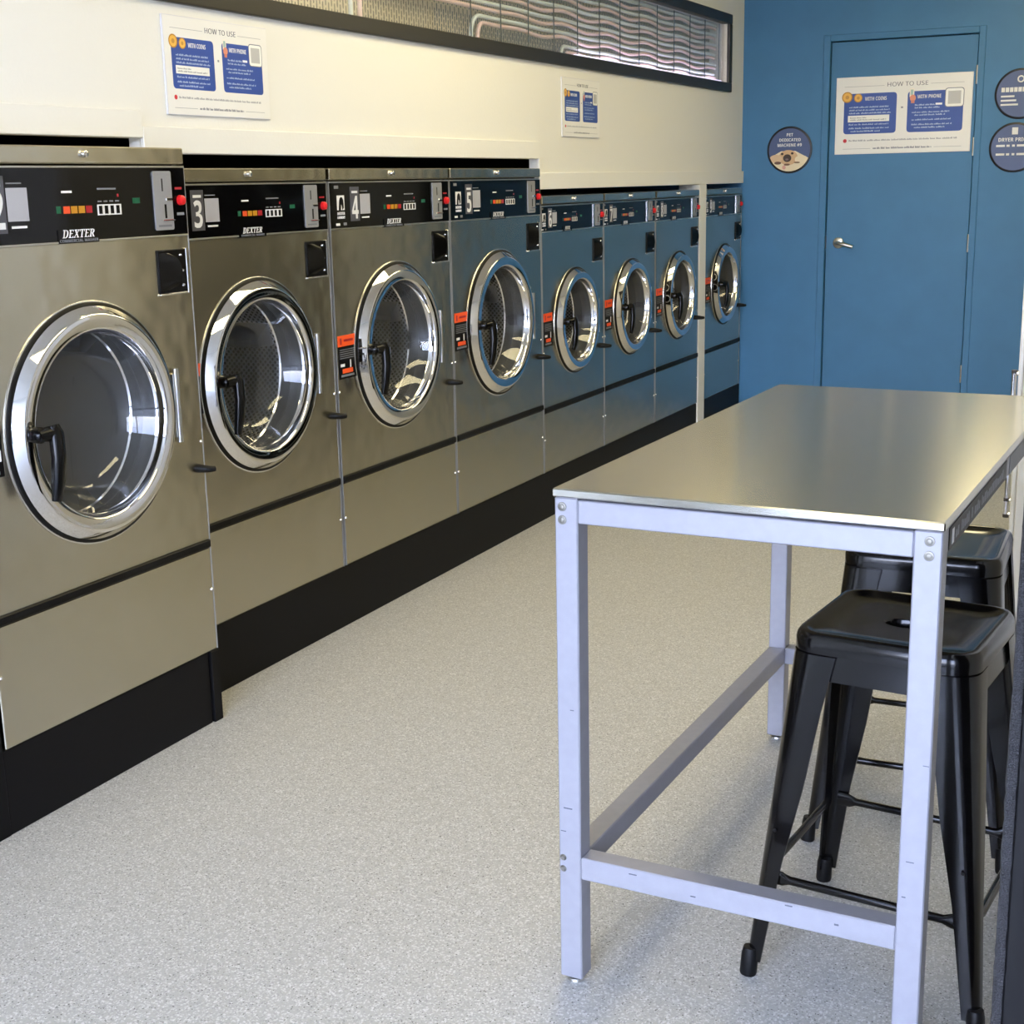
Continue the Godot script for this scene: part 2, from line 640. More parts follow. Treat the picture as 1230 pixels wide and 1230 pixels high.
# ---------------------------------------------------------------- washers
func ring_with_rect(mb: MB, lo: Vector2, hi: Vector2, c: Vector2, r: float, z: float, th: float) -> void:
	# a sheet from lo to hi with a round hole, facing +z, th thick
	var angs := []
	for k in 64:
		angs.append(TAU * k / 64)
	for q in [lo, hi, Vector2(lo.x, hi.y), Vector2(hi.x, lo.y)]:
		angs.append(fposmod((q - c).angle(), TAU))
	angs.sort()
	var edge := func(a: float) -> Vector2:
		var d := Vector2(cos(a), sin(a))
		var t := INF
		if absf(d.x) > 1e-6:
			t = minf(t, ((hi.x if d.x > 0 else lo.x) - c.x) / d.x)
		if absf(d.y) > 1e-6:
			t = minf(t, ((hi.y if d.y > 0 else lo.y) - c.y) / d.y)
		return c + d * t
	for i in angs.size():
		var a: float = angs[i]
		var b: float = angs[(i + 1) % angs.size()]
		var pa := c + Vector2(cos(a), sin(a)) * r
		var pb := c + Vector2(cos(b), sin(b)) * r
		var qa: Vector2 = edge.call(a)
		var qb: Vector2 = edge.call(b)
		mb.face(Vector3(pa.x, pa.y, z), Vector3(pb.x, pb.y, z), Vector3(qb.x, qb.y, z), Vector3(qa.x, qa.y, z), Vector3.BACK)
		mb.face(Vector3(qa.x, qa.y, z), Vector3(qb.x, qb.y, z), Vector3(qb.x, qb.y, z - th), Vector3(qa.x, qa.y, z - th), Vector3(qa.x - c.x, qa.y - c.y, 0))

func make_washer(k: Dictionary, number: String) -> Node3D:
	# local axes: x to the right along the front, y up from the plinth, z out of the front
	var w: float = k.w
	var s: float = k.s            # size of the door against that of the large washer
	var t := Node3D.new()
	var eg := 0.003
	# cabinet behind the fronts
	var b := MB.new()
	b.box(Vector3(0.004, 0.0, -0.78), Vector3(0.02, k.lid - 0.002, -0.02))
	b.box(Vector3(w - 0.02, 0.0, -0.78), Vector3(w - 0.004, k.lid - 0.002, -0.02))
	b.box(Vector3(0.02, 0.0, -0.78), Vector3(w - 0.02, k.lid - 0.002, -0.74))
	b.box(Vector3(0.02, k.lid - 0.02, -0.74), Vector3(w - 0.02, k.lid - 0.004, -0.02))
	b.box(Vector3(0.02, 0.0, -0.74), Vector3(w - 0.02, 0.02, -0.02))
	part("cabinet", b, M.cabinet_grey, t)
	bx("drawer_panel", Vector3(eg, 0.002, -0.02), Vector3(w - eg, k.gap0, 0.0), 0.002, M.brushed_steel, t)
	bx("drawer_groove", Vector3(eg, k.gap0 - 0.004, -0.06), Vector3(w - eg, k.gap1 + 0.004, -0.021), 0.0, M.gap_black, t)
	bx("drawer_grip", Vector3(eg, k.gap0 + 0.001, -0.02), Vector3(w - eg, k.gap1 - 0.001, 0.006), 0.003, M.gap_black, t)
	var c := Vector2(k.cx, k.cy)
	b = MB.new()
	ring_with_rect(b, Vector2(eg, k.gap1), Vector2(w - eg, k.main), c, 0.236 * s, 0.0, 0.02)
	part("front_panel", b, M.brushed_steel, t)
	for x in ([w - 0.0012] if k.q > 1.1 else [0.0012, w - 0.0012]):   # bright folded edges of the sheet at the seams
		bx("side_fold", Vector3(x - 0.0017, 0.002, -0.02), Vector3(x + 0.0017, k.ctl, 0.0012), 0.0005, M.edge_bright, t)
	# door
	var at := Transform3D(Basis(), Vector3(k.cx, k.cy, 0))
	b = MB.new()
	b.lathe([[0.250, 0.007], [0.2575, 0.008], [0.2578, 0.010], [0.2415, 0.0285], [0.2395, 0.0302], [0.2365, 0.0308], [0.2335, 0.0309], [0.2125, 0.0307], [0.2095, 0.0295], [0.2065, 0.0255], [0.2045, 0.0205], [0.2035, 0.010], [0.199, 0.003]].map(func(p): return [p[0] * s, p[1]]), 96, at)
	var door := part("door", flip(b), M.chrome, t)
	b = MB.new()
	b.lathe([[0.2695, 0.0], [0.2695, 0.0022], [0.2685, 0.003], [0.266, 0.003], [0.236, 0.0025]].map(func(p): return [p[0] * s, p[1]]), 96, at)
	part("door_flange", flip(b), M.steel_edge, door)
	b = MB.new()
	b.lathe([[0.246, 0.002], [0.2655, 0.0025], [0.266, 0.005], [0.262, 0.0085], [0.246, 0.009]].map(func(p): return [p[0] * s, p[1]]), 72, at)
	part("door_seal", flip(b), M.rubber, door)
	b = MB.new()
	var gp := []
	for i in 13:     # bowl of the glass, reaching into the drum
		var f := i / 12.0
		gp.append([0.201 * (1.0 - 0.34 * f) * s, 0.006 - 0.085 * sin(f * PI / 2)])
	gp.append([0.10 * s, -0.083])
	gp.append([0.0, -0.086])
	b.lathe(gp, 72, at, 60.0)
	part("door_glass", flip(b), M.glass, door)
	b = MB.new()
	b.lathe([[0.2035, 0.004], [0.206, -0.004], [0.211, -0.012], [0.211, -0.03], [0.205, -0.042], [0.212, -0.056], [0.212, -0.08], [0.216, -0.09]].map(func(p): return [p[0] * s, p[1]]), 72, at)
	part("bellows", b, M.rubber, door)
	# lever handle
	b = MB.new()
	var hx: float = k.cx - 0.216 * s
	var hy: float = k.cy + 0.012
	b.tube([Vector3(hx, hy, 0.026), Vector3(hx, hy, 0.052), Vector3(hx, hy, 0.058)], [0.017 * s, 0.017 * s, 0.012 * s], 14)
	b.tube([Vector3(hx - 0.010, hy, 0.052), Vector3(hx + 0.012 * s, hy + 0.001, 0.056), Vector3(hx + 0.030 * s, hy + 0.001, 0.062), Vector3(hx + 0.040 * s, hy - 0.004, 0.064)], [0.013 * s, 0.016 * s, 0.017 * s, 0.012 * s], 12)
	b.tube([Vector3(hx + 0.026 * s, hy + 0.018 * s, 0.062), Vector3(hx + 0.028 * s, hy, 0.066), Vector3(hx + 0.024 * s, hy - 0.05 * s, 0.071), Vector3(hx + 0.018 * s, hy - 0.10 * s, 0.069), Vector3(hx + 0.014 * s, hy - 0.140 * s, 0.064)], [0.013 * s, 0.018 * s, 0.0175 * s, 0.0165 * s, 0.012 * s], 12, 0.75)
	part("door_handle", b, M.handle_black, door)
	# hinge
	b = MB.new()
	b.box(Vector3(k.cx + 0.260 * s, k.cy - 0.078 * s, 0.002), Vector3(k.cx + 0.278 * s, k.cy + 0.078 * s, 0.014), 0.003)
	b.tube([Vector3(k.cx + 0.269 * s, k.cy - 0.088 * s, 0.012), Vector3(k.cx + 0.269 * s, k.cy + 0.088 * s, 0.012)], 0.008 * s, 12)
	part("door_hinge", b, M.satin_steel, door)
	# drum
	b = MB.new()
	b.lathe([[0.216, -0.085], [0.222, -0.095], [0.248, -0.1], [0.252, -0.12], [0.252, -0.46]].map(func(p): return [p[0] * s, p[1]]), 64, at)
	var drum := part("drum", b, M.drum_steel if k.holes else M.drum_plain, t)
	b = MB.new()
	b.lathe([[0.252 * s, -0.46], [0.0, -0.475]], 64, at)
	part("drum_end", b, M.drum_back if k.holes else M.drum_plain, drum)
	b = MB.new()
	b.lathe([[0.21 * s, -0.087], [0.2145 * s, -0.081], [0.219 * s, -0.087]], 64, at)
	part("drum_lip", flip(b), M.chrome, drum)
	for i in 3:
		b = MB.new()
		var a: float = k.turn + TAU * i / 3
		var tr := Transform3D(Basis(Vector3.BACK, a), Vector3(k.cx, k.cy, 0))
		b.slab(PackedVector2Array([Vector2(0.25 * s, -0.035 * s), Vector2(0.185 * s, -0.012 * s), Vector2(0.18 * s, 0.0), Vector2(0.185 * s, 0.012 * s), Vector2(0.25 * s, 0.035 * s)]), -0.45, -0.13, tr)
		part("drum_lifter", b, M.drum_plain, drum)
	# control panel
	var pw: float = w - k.tail
	var panel := bx("control_panel", Vector3(eg, k.main + 0.003, -0.02), Vector3(pw - eg, k.ctl - 0.003, 0.002), 0.001, M.panel_black, t)
	var zf := 0.0024
	for y in [k.main + 0.0025, k.ctl - 0.0025]:
		bx("panel_trim", Vector3(eg, y - 0.0022, -0.02), Vector3(w - eg, y + 0.0022, 0.0035), 0.001, M.satin_steel, t)
	var lid := bx("lid", Vector3(eg, k.ctl + 0.004, -0.76), Vector3(w - eg, k.lid, 0.004), 0.003, M.brushed_steel, t)
	b = MB.new()
	b.lathe([[0.0, 0.012], [0.0055, 0.012], [0.0075, 0.0105], [0.0078, 0.003]], 20, Transform3D(Basis(), Vector3(k.lock, (k.ctl + k.lid) / 2 + 0.004, 0.002)))
	part("lid_lock", b, M.chrome, lid)
	# print and fittings on the panel: positions are distances from the panel's right end, as on the photograph
	var mid: float = (k.main + k.ctl) / 2
	var q: float = k.q           # height of the panel against that of washers 3 to 5
	var sx: float = k.sx         # and its width
	var X := func(off: float) -> float: return pw - off * sx if k.tail > 0 else w - off
	var Y := func(world: float) -> float: return mid + (world - 1.3215) * q
	var st: float = X.call(0.62)
	bx("number_sticker", Vector3(st - 0.027 * sx, Y.call(1.273), 0), Vector3(st + 0.027 * sx, Y.call(1.377), zf), 0.0, M.sticker_grey, panel)
	lettering("number", number, 0.069 * q * (1.08 if q < 0.8 else 1.0), Vector3(st + 0.001, Y.call(1.3135), zf), M.print_white, panel, 1.0, 0.0, false, 0.74)
	bx("sticker_heading", Vector3(st - 0.017 * sx, Y.call(1.3575), 0), Vector3(st + 0.017 * sx, Y.call(1.3645), zf + 0.0004), 0.0, M.print_white, panel)
	var qr: float = X.call(0.559)
	bx("code_sticker", Vector3(qr - 0.030 * sx, Y.call(1.294), 0), Vector3(qr + 0.030 * sx, Y.call(1.355), zf), 0.0, M.sticker_pale, panel)
	bx("small_print", Vector3(qr - 0.022 * sx, Y.call(1.281), 0), Vector3(qr + 0.022 * sx, Y.call(1.2855), zf), 0.0, M.print_white, panel)
	bx("small_print", Vector3(qr - 0.028 * sx, Y.call(1.362), 0), Vector3(qr + 0.016 * sx, Y.call(1.3645), zf), 0.0, M.print_grey, panel)
	# emblem: pale square with a dark arched figure
	var em: float = X.call(0.701)
	bx("emblem", Vector3(em - 0.021 * sx, Y.call(1.308), 0), Vector3(em + 0.021 * sx, Y.call(1.352), zf), 0.0, M.print_white, panel)
	b = MB.new()
	var arch := PackedVector2Array()
	for i in 9:
		var a := PI - PI * i / 8
		arch.append(Vector2(em + 0.003 * sx + cos(a) * 0.0125 * sx, Y.call(1.330) + sin(a) * 0.017 * q))
	for e in [[0.016, 1.3145], [0.008, 1.308], [0.006, 1.320], [0.001, 1.326], [-0.001, 1.308], [-0.0125, 1.308]]:
		arch.append(Vector2(em + e[0] * sx, Y.call(e[1])))
	b.slab(arch, 0.001, zf + 0.0005)
	part("emblem_figure", b, M.label_black, panel)
	lettering("emblem_words", "DEXTER", 0.0085 * q, Vector3(em, Y.call(1.298), zf), M.print_white, panel, 1.0)
	lettering("emblem_words", "LAUNDRY", 0.0075 * q, Vector3(em, Y.call(1.286), zf), M.print_white, panel, 1.0, 0.0, false, 0.9)
	bx("small_print", Vector3(em - 0.03 * sx, Y.call(1.262), 0), Vector3(em - 0.008 * sx, Y.call(1.269), zf), 0.0, M.print_white, panel)
	bx("small_print", Vector3(em + 0.012 * sx, Y.call(1.262), 0), Vector3(em + 0.03 * sx, Y.call(1.2705), zf), 0.0, M.print_grey, panel)
	bx("small_print", Vector3(em - 0.034 * sx, Y.call(1.372), 0), Vector3(em - 0.010 * sx, Y.call(1.3815), zf), 0.0, M.print_grey, panel)
	# cycle lamps
	bx("indicator", Vector3(X.call(0.447), Y.call(1.305), 0), Vector3(X.call(0.433), Y.call(1.319), zf), 0.0, M.lamp_green, panel)
	var cols := [M.lamp_orange, M.lamp_yellow, M.lamp_yellow, M.lamp_red]
	for i in 4:
		bx("indicator", Vector3(X.call(0.425 - i * 0.0235), Y.call(1.3045), 0), Vector3(X.call(0.405 - i * 0.0235), Y.call(1.3185), zf), 0.0, cols[i], panel)
	bx("small_print", Vector3(X.call(0.428), Y.call(1.3435), 0), Vector3(X.call(0.395), Y.call(1.348), zf), 0.0, M.print_white, panel)
	# display
	bx("display_frame", Vector3(X.call(0.318), Y.call(1.299), 0), Vector3(X.call(0.238), Y.call(1.320), zf), 0.0, M.print_white, panel)
	for i in 4:
		bx("display_window", Vector3(X.call(0.313 - i * 0.0192), Y.call(1.3015), 0), Vector3(X.call(0.302 - i * 0.0192), Y.call(1.3175), zf + 0.0005), 0.0, M.label_black, panel)
		bx("small_print", Vector3(X.call(0.315 - i * 0.0192), Y.call(1.3245), 0), Vector3(X.call(0.302 - i * 0.0192), Y.call(1.3275), zf), 0.0, M.print_grey, panel)
	bx("small_print", Vector3(X.call(0.314), Y.call(1.3485), 0), Vector3(X.call(0.252), Y.call(1.352), zf), 0.0, M.print_grey, panel)
	bx("indicator", Vector3(X.call(0.25), Y.call(1.334), 0), Vector3(X.call(0.244), Y.call(1.340), zf), 0.0, M.lamp_red, panel)
	bx("indicator", Vector3(X.call(0.198), Y.call(1.320), 0), Vector3(X.call(0.172), Y.call(1.331), zf), 0.0, M.lamp_green, panel)
	# maker's lettering on a dark tab over the lower trim
	var dx: float = X.call(0.386)
	bx("name_tab", Vector3(dx - 0.064 * sx, Y.call(1.2475), -0.01), Vector3(dx + 0.064 * sx, Y.call(1.274), 0.0042), 0.0, M.panel_black, panel)
	lettering("maker_name", "DEXTER", 0.0155 * q, Vector3(dx, Y.call(1.2655), 0.0042), M.print_white, panel, 1.1, 0.28, true, 1.0 * sx)
	lettering("maker_line", "COMMERCIAL WASHER", 0.0055 * q, Vector3(dx, Y.call(1.2525), 0.0042), M.print_grey, panel, 0.4, 0.0, false, 1.3 * sx)
	# coin plate and start button
	var cp := 0.0
	if k.tail > 0:
		bx("coin_bay", Vector3(pw, k.main + 0.005, -0.02), Vector3(w - eg, k.ctl - 0.005, 0.001), 0.001, M.panel_black, t)
		bx("bay_divider", Vector3(pw - 0.005, k.main + 0.004, -0.02), Vector3(pw + 0.005, k.ctl - 0.004, 0.006), 0.001, M.steel_edge, t)
		cp = pw + 0.042
	else:
		cp = w - 0.091
	b = MB.new()
	b.slab(rounded(0.066 * (0.8 if k.tail > 0 else 1.0), 0.122 * q, 0.005, 3, Vector2(cp, Y.call(1.3235))), 0.0, 0.006)
	var coin := part("coin_plate", b, M.coin_metal, t)
	bx("coin_slot", Vector3(cp - 0.004, Y.call(1.343), 0.005), Vector3(cp, Y.call(1.369), 0.0064), 0.0, M.label_black, coin)
	bx("coin_slot", Vector3(cp + 0.002, Y.call(1.287), 0.005), Vector3(cp + 0.009, Y.call(1.316), 0.0064), 0.0, M.label_black, coin)
	bx("coin_ledge", Vector3(cp + 0.006, Y.call(1.322), 0.004), Vector3(cp + 0.030 * (0.8 if k.tail > 0 else 1.0), Y.call(1.330), 0.010), 0.002, M.chrome, coin)
	bx("coin_ledge", Vector3(cp - 0.012, Y.call(1.281), 0.004), Vector3(cp + 0.034 * (0.8 if k.tail > 0 else 1.0), Y.call(1.284), 0.010), 0.001, M.chrome, coin)
	bx("small_print", Vector3(cp - 0.024 * sx, Y.call(1.269), 0.004), Vector3(cp + 0.024 * sx, Y.call(1.2735), 0.0063), 0.0, M.print_grey, coin)
	b = MB.new()
	b.lathe([[0.0, 0.013], [0.008, 0.0125], [0.0112, 0.010], [0.0125, 0.0005]], 24, Transform3D(Basis(), Vector3(w - 0.026, Y.call(1.3235), 0.002)))
	part("start_button", b, M.button_red, t)
	bx("small_print", Vector3(w - 0.042, Y.call(1.346), 0.0), Vector3(w - 0.016, Y.call(1.351), zf), 0.0, M.lamp_red, panel)
	bx("small_print", Vector3(w - 0.040, Y.call(1.292), 0.0), Vector3(w - 0.013, Y.call(1.298), zf), 0.0, M.print_grey, panel)
	# soap dispenser: black square with a bulging flap and a bright frame
	var dw: float = 0.104 * (0.93 if k.tail > 0 else 1.0)
	var dl := w - 0.022 - dw
	var dy: float = k.disp
	b = MB.new()
	b.box(Vector3(dl + dw, dy - 0.005, -0.005), Vector3(dl + dw + 0.006, dy + dw + 0.001, 0.006), 0.0015)
	b.box(Vector3(dl, dy - 0.005, -0.005), Vector3(dl + dw, dy, 0.006), 0.0015)
	part("dispenser_frame", b, M.steel_edge, t)
	var disp := bx("dispenser", Vector3(dl, dy, -0.01), Vector3(dl + dw, dy + dw, 0.005), 0.002, M.label_black, t)
	b = MB.new()
	var rings := []
	for i in 9:
		var f := -1.0 + 2.0 * i / 8
		var hh := sqrt(maxf(0.0, 1.0 - f * f))
		var ring := []
		for j in 9:
			var g := PI * j / 8
			ring.append(Vector3(dl + 0.004 + dw * 0.62 * sin(g) * (0.55 + 0.45 * hh), dy + dw / 2 - cos(g) * 0.001 + f * dw * 0.42, 0.005 + 0.016 * hh * sin(g)))
		rings.append(ring)
	b.loft(rings)
	part("dispenser_flap", b, M.handle_black, disp)
	for p in [[0.80, 0.86], [0.84, 0.5], [0.84, 0.16]]:
		b = MB.new()
		b.lathe([[0.0, 0.004], [0.003, 0.0035], [0.0045, 0.0]], 12, Transform3D(Basis(), Vector3(dl + dw * p[0], dy + dw * p[1], 0.005)))
		part("screw", b, M.steel_edge, disp)
	# warning label left of the door
	var ly: float = k.cy + (0.065 - 0.0) * s
	var lx: float = k.lab
	var lw: float = k.labw
	var lab := bx("warning_label", Vector3(lx, ly - 0.135, -0.001), Vector3(lx + lw, ly - 0.034, 0.0009), 0.0, M.label_black, t)
	bx("label_head", Vector3(lx, ly - 0.034, -0.001), Vector3(lx + lw, ly, 0.0009), 0.0, M.label_orange, lab)
	bx("small_print", Vector3(lx + 0.034, ly - 0.02, 0.0), Vector3(lx + lw - 0.012, ly - 0.013, 0.0013), 0.0, M.lamp_red, lab)
	bx("label_mark", Vector3(lx + 0.012, ly - 0.028, 0.0), Vector3(lx + 0.021, ly - 0.008, 0.0013), 0.0, M.lamp_red, lab)
	for i in 5:
		bx("small_print", Vector3(lx + 0.008, ly - 0.046 - i * 0.0065, 0.0), Vector3(lx + lw - 0.008, ly - 0.0435 - i * 0.0065, 0.0013), 0.0, M.print_grey, lab)
	bx("label_mark", Vector3(lx + 0.010, ly - 0.097, 0.0), Vector3(lx + 0.034, ly - 0.088, 0.0013), 0.0, M.print_white, lab)
	bx("label_mark", Vector3(lx + 0.064, ly - 0.102, 0.0), Vector3(lx + 0.071, ly - 0.078, 0.0013), 0.0, M.print_white, lab)
	bx("label_mark", Vector3(lx + 0.020, ly - 0.118, 0.0), Vector3(lx + lw - 0.018, ly - 0.104, 0.0013), 0.0, M.label_orange, lab)
	bx("small_print", Vector3(lx + 0.012, ly - 0.129, 0.0), Vector3(lx + lw - 0.012, ly - 0.122, 0.0013), 0.0, M.print_grey, lab)
	# black peg by the right edge, screws
	b = MB.new()
	var py: float = k.cy - 0.167 * s
	b.tube([Vector3(w - 0.03, py, 0.0), Vector3(w - 0.03, py, 0.012), Vector3(w - 0.02, py - 0.002, 0.03), Vector3(w - 0.006, py - 0.003, 0.036)], [0.012, 0.011, 0.009, 0.007], 12)
	part("peg", b, M.rubber, t)
	for p in [[w - 0.008, k.cy - 0.107], [0.008, k.cy - 0.107], [w - 0.008, k.gap0 - 0.112], [0.010, k.gap0 - 0.112]]:
		b = MB.new()
		b.lathe([[0.0, 0.0035], [0.0035, 0.003], [0.0055, 0.0005], [0.0055, 0.0]], 14, Transform3D(Basis(), Vector3(p[0], p[1], 0)))
		part("screw", b, M.chrome, t)
	return t

func flip(b: MB) -> MB:
	# turn the normals of a lathed shape round (and with them the winding)
	var o := MB.new()
	for i in range(0, b.v.size(), 3):
		o.tri(b.v[i], b.v[i + 1], b.v[i + 2], -b.n[i], -b.n[i + 1], -b.n[i + 2], b.uv[i], b.uv[i + 1], b.uv[i + 2])
	return o

func set_washer(t: Node3D, x: float, z_left: float, label: String) -> void:
	t.name = numbered("washing_machine")
	add_child(t)
	t.position = Vector3(x, PLINTH, z_left)
	t.rotation.y = PI / 2
	tag(t, label, "washing machine", "washing machines along the cream wall")

func renumber(t: Node3D, number: String) -> void:
	var l: MeshInstance3D = t.get_node("control_panel/number")
	l.mesh = l.mesh.duplicate()
	l.mesh.text = number

func build_washers() -> void:
	var large := {"w": 0.75, "s": 1.035, "gap0": 0.277, "gap1": 0.301, "main": 1.071, "ctl": 1.238, "lid": 1.280, "cx": 0.368, "cy": 0.664, "lock": 0.40, "disp": 0.937, "tail": 0.0, "q": 1.13, "sx": 1.0, "lab": 0.004, "labw": 0.076, "turn": 0.9, "holes": false}
	var mid := {"w": 0.762, "s": 1.028, "gap0": 0.268, "gap1": 0.292, "main": 1.052, "ctl": 1.196, "lid": 1.235, "cx": 0.378, "cy": 0.664, "lock": 0.37, "disp": 0.921, "tail": 0.0, "q": 1.0, "sx": 1.0, "lab": 0.010, "labw": 0.098, "turn": 0.35, "holes": true}
	var small := {"w": 0.658, "s": 0.8435, "gap0": 0.25, "gap1": 0.274, "main": 0.983, "ctl": 1.090, "lid": 1.127, "cx": 0.339, "cy": 0.605, "lock": 0.33, "disp": 0.842, "tail": 0.118, "q": 0.74, "sx": 0.74, "lab": 0.008, "labw": 0.086, "turn": 1.3, "holes": true}
	var a := make_washer(large, "2")
	set_washer(a, 0.121, -2.075, "large steel washing machine standing forward of the row beside black filler panel")
	var a1: Node3D = a.duplicate()
	renumber(a1, "1")
	set_washer(a1, 0.121, -1.27, "large steel washing machine on the near side of the black filler panel")
	var b := make_washer(mid, "3")
	set_washer(b, 0.0, -2.878, "steel washing machine with the number three on its control panel")
	for e in [["4", -3.653, "steel washing machine with a large four on its control panel"], ["5", -4.4235, "steel washing machine with a large five, last of the taller ones"]]:
		var o: Node3D = b.duplicate()
		renumber(o, e[0])
		set_washer(o, 0.0, e[1], e[2])
	var c := make_washer(small, "6")
	set_washer(c, 0.0, -5.1945, "small steel washing machine numbered six, first of the lower ones")
	for e in [["7", -5.862, "small steel washing machine numbered seven between washers six and eight"], ["8", -6.5335, "small steel washing machine numbered eight against the white post"], ["9", -7.310, "small steel washing machine in the corner by the blue wall, beyond the white post"]]:
		var o: Node3D = c.duplicate()
		renumber(o, e[0])
		set_washer(o, 0.0, e[1], e[2])


# ---------------------------------------------------------------- setting
func build_camera_and_light() -> void:
	var cam := Camera3D.new()
	cam.name = "camera"
	add_child(cam)
	cam.transform = Transform3D(Basis(Vector3.UP, 0.4515) * Basis(Vector3.RIGHT, -0.2314) * Basis(Vector3.BACK, -0.0204), EYE)
	cam.fov = rad_to_deg(2.0 * atan(615.0 / 1680.44))
	cam.near = 0.05
	cam.far = 200.0
	cam.current = true

	var sky_m := ProceduralSkyMaterial.new()
	sky_m.sky_top_color = Color(0.62, 0.69, 0.85)
	sky_m.sky_horizon_color = Color(0.85, 0.87, 0.94)
	sky_m.ground_bottom_color = Color(0.40, 0.40, 0.42)
	sky_m.ground_horizon_color = Color(0.66, 0.69, 0.74)
	sky_m.sky_energy_multiplier = SKY
	sky_m.ground_energy_multiplier = SKY
	var sky := Sky.new()
	sky.sky_material = sky_m
	var env := Environment.new()
	env.background_mode = Environment.BG_SKY
	env.sky = sky
	env.ambient_light_source = Environment.AMBIENT_SOURCE_DISABLED
	env.reflected_light_source = Environment.REFLECTION_SOURCE_SKY
	env.tonemap_mode = Environment.TONE_MAPPER_LINEAR
	env.tonemap_exposure = EXPOSURE
	env.sdfgi_enabled = true
	env.ssao_enabled = true
	env.ssil_enabled = true
	var we := WorldEnvironment.new()
	we.name = "world"
	we.environment = env
	add_child(we)

const SKY := 4.6
const EXPOSURE := 1.07
const LAMP := 2.2
const WARM := Color(1.0, 0.932, 0.73)

func build_lights() -> void:
	# flat panels set under the ceiling: a glowing diffuser and an area light just below it
	var glow := StandardMaterial3D.new()
	glow.resource_name = "panel_glow"
	glow.albedo_color = Color(0.9, 0.9, 0.88)
	glow.emission_enabled = true
	glow.emission = WARM
	glow.emission_energy_multiplier = 1.0
	for at in [Vector2(1.5, -2.4), Vector2(0.8, -4.3), Vector2(1.62, -6.4)]:
		var o := thing("ceiling_light", Vector3(at.x, CEIL, at.y), 0.0, "flat oblong ceiling light panel above the aisle", "ceiling light", "ceiling light panels")
		bx("housing", Vector3(-0.21, -0.05, -0.76), Vector3(0.21, 0.0, 0.76), 0.004, M.white_paint, o)
		bx("diffuser_light", Vector3(-0.2, -0.054, -0.75), Vector3(0.2, -0.048, 0.75), 0.0, glow, o)
		var l := AreaLight3D.new()
		l.name = "panel_light"
		o.add_child(l)
		l.position = Vector3(0, -0.058, 0)
		l.rotation.x = -PI / 2
		l.area_size = Vector2(0.4, 1.5)
		l.light_color = WARM
		l.light_energy = LAMP
		l.area_range = 20.0
		l.area_attenuation = 2.0
		l.shadow_enabled = true

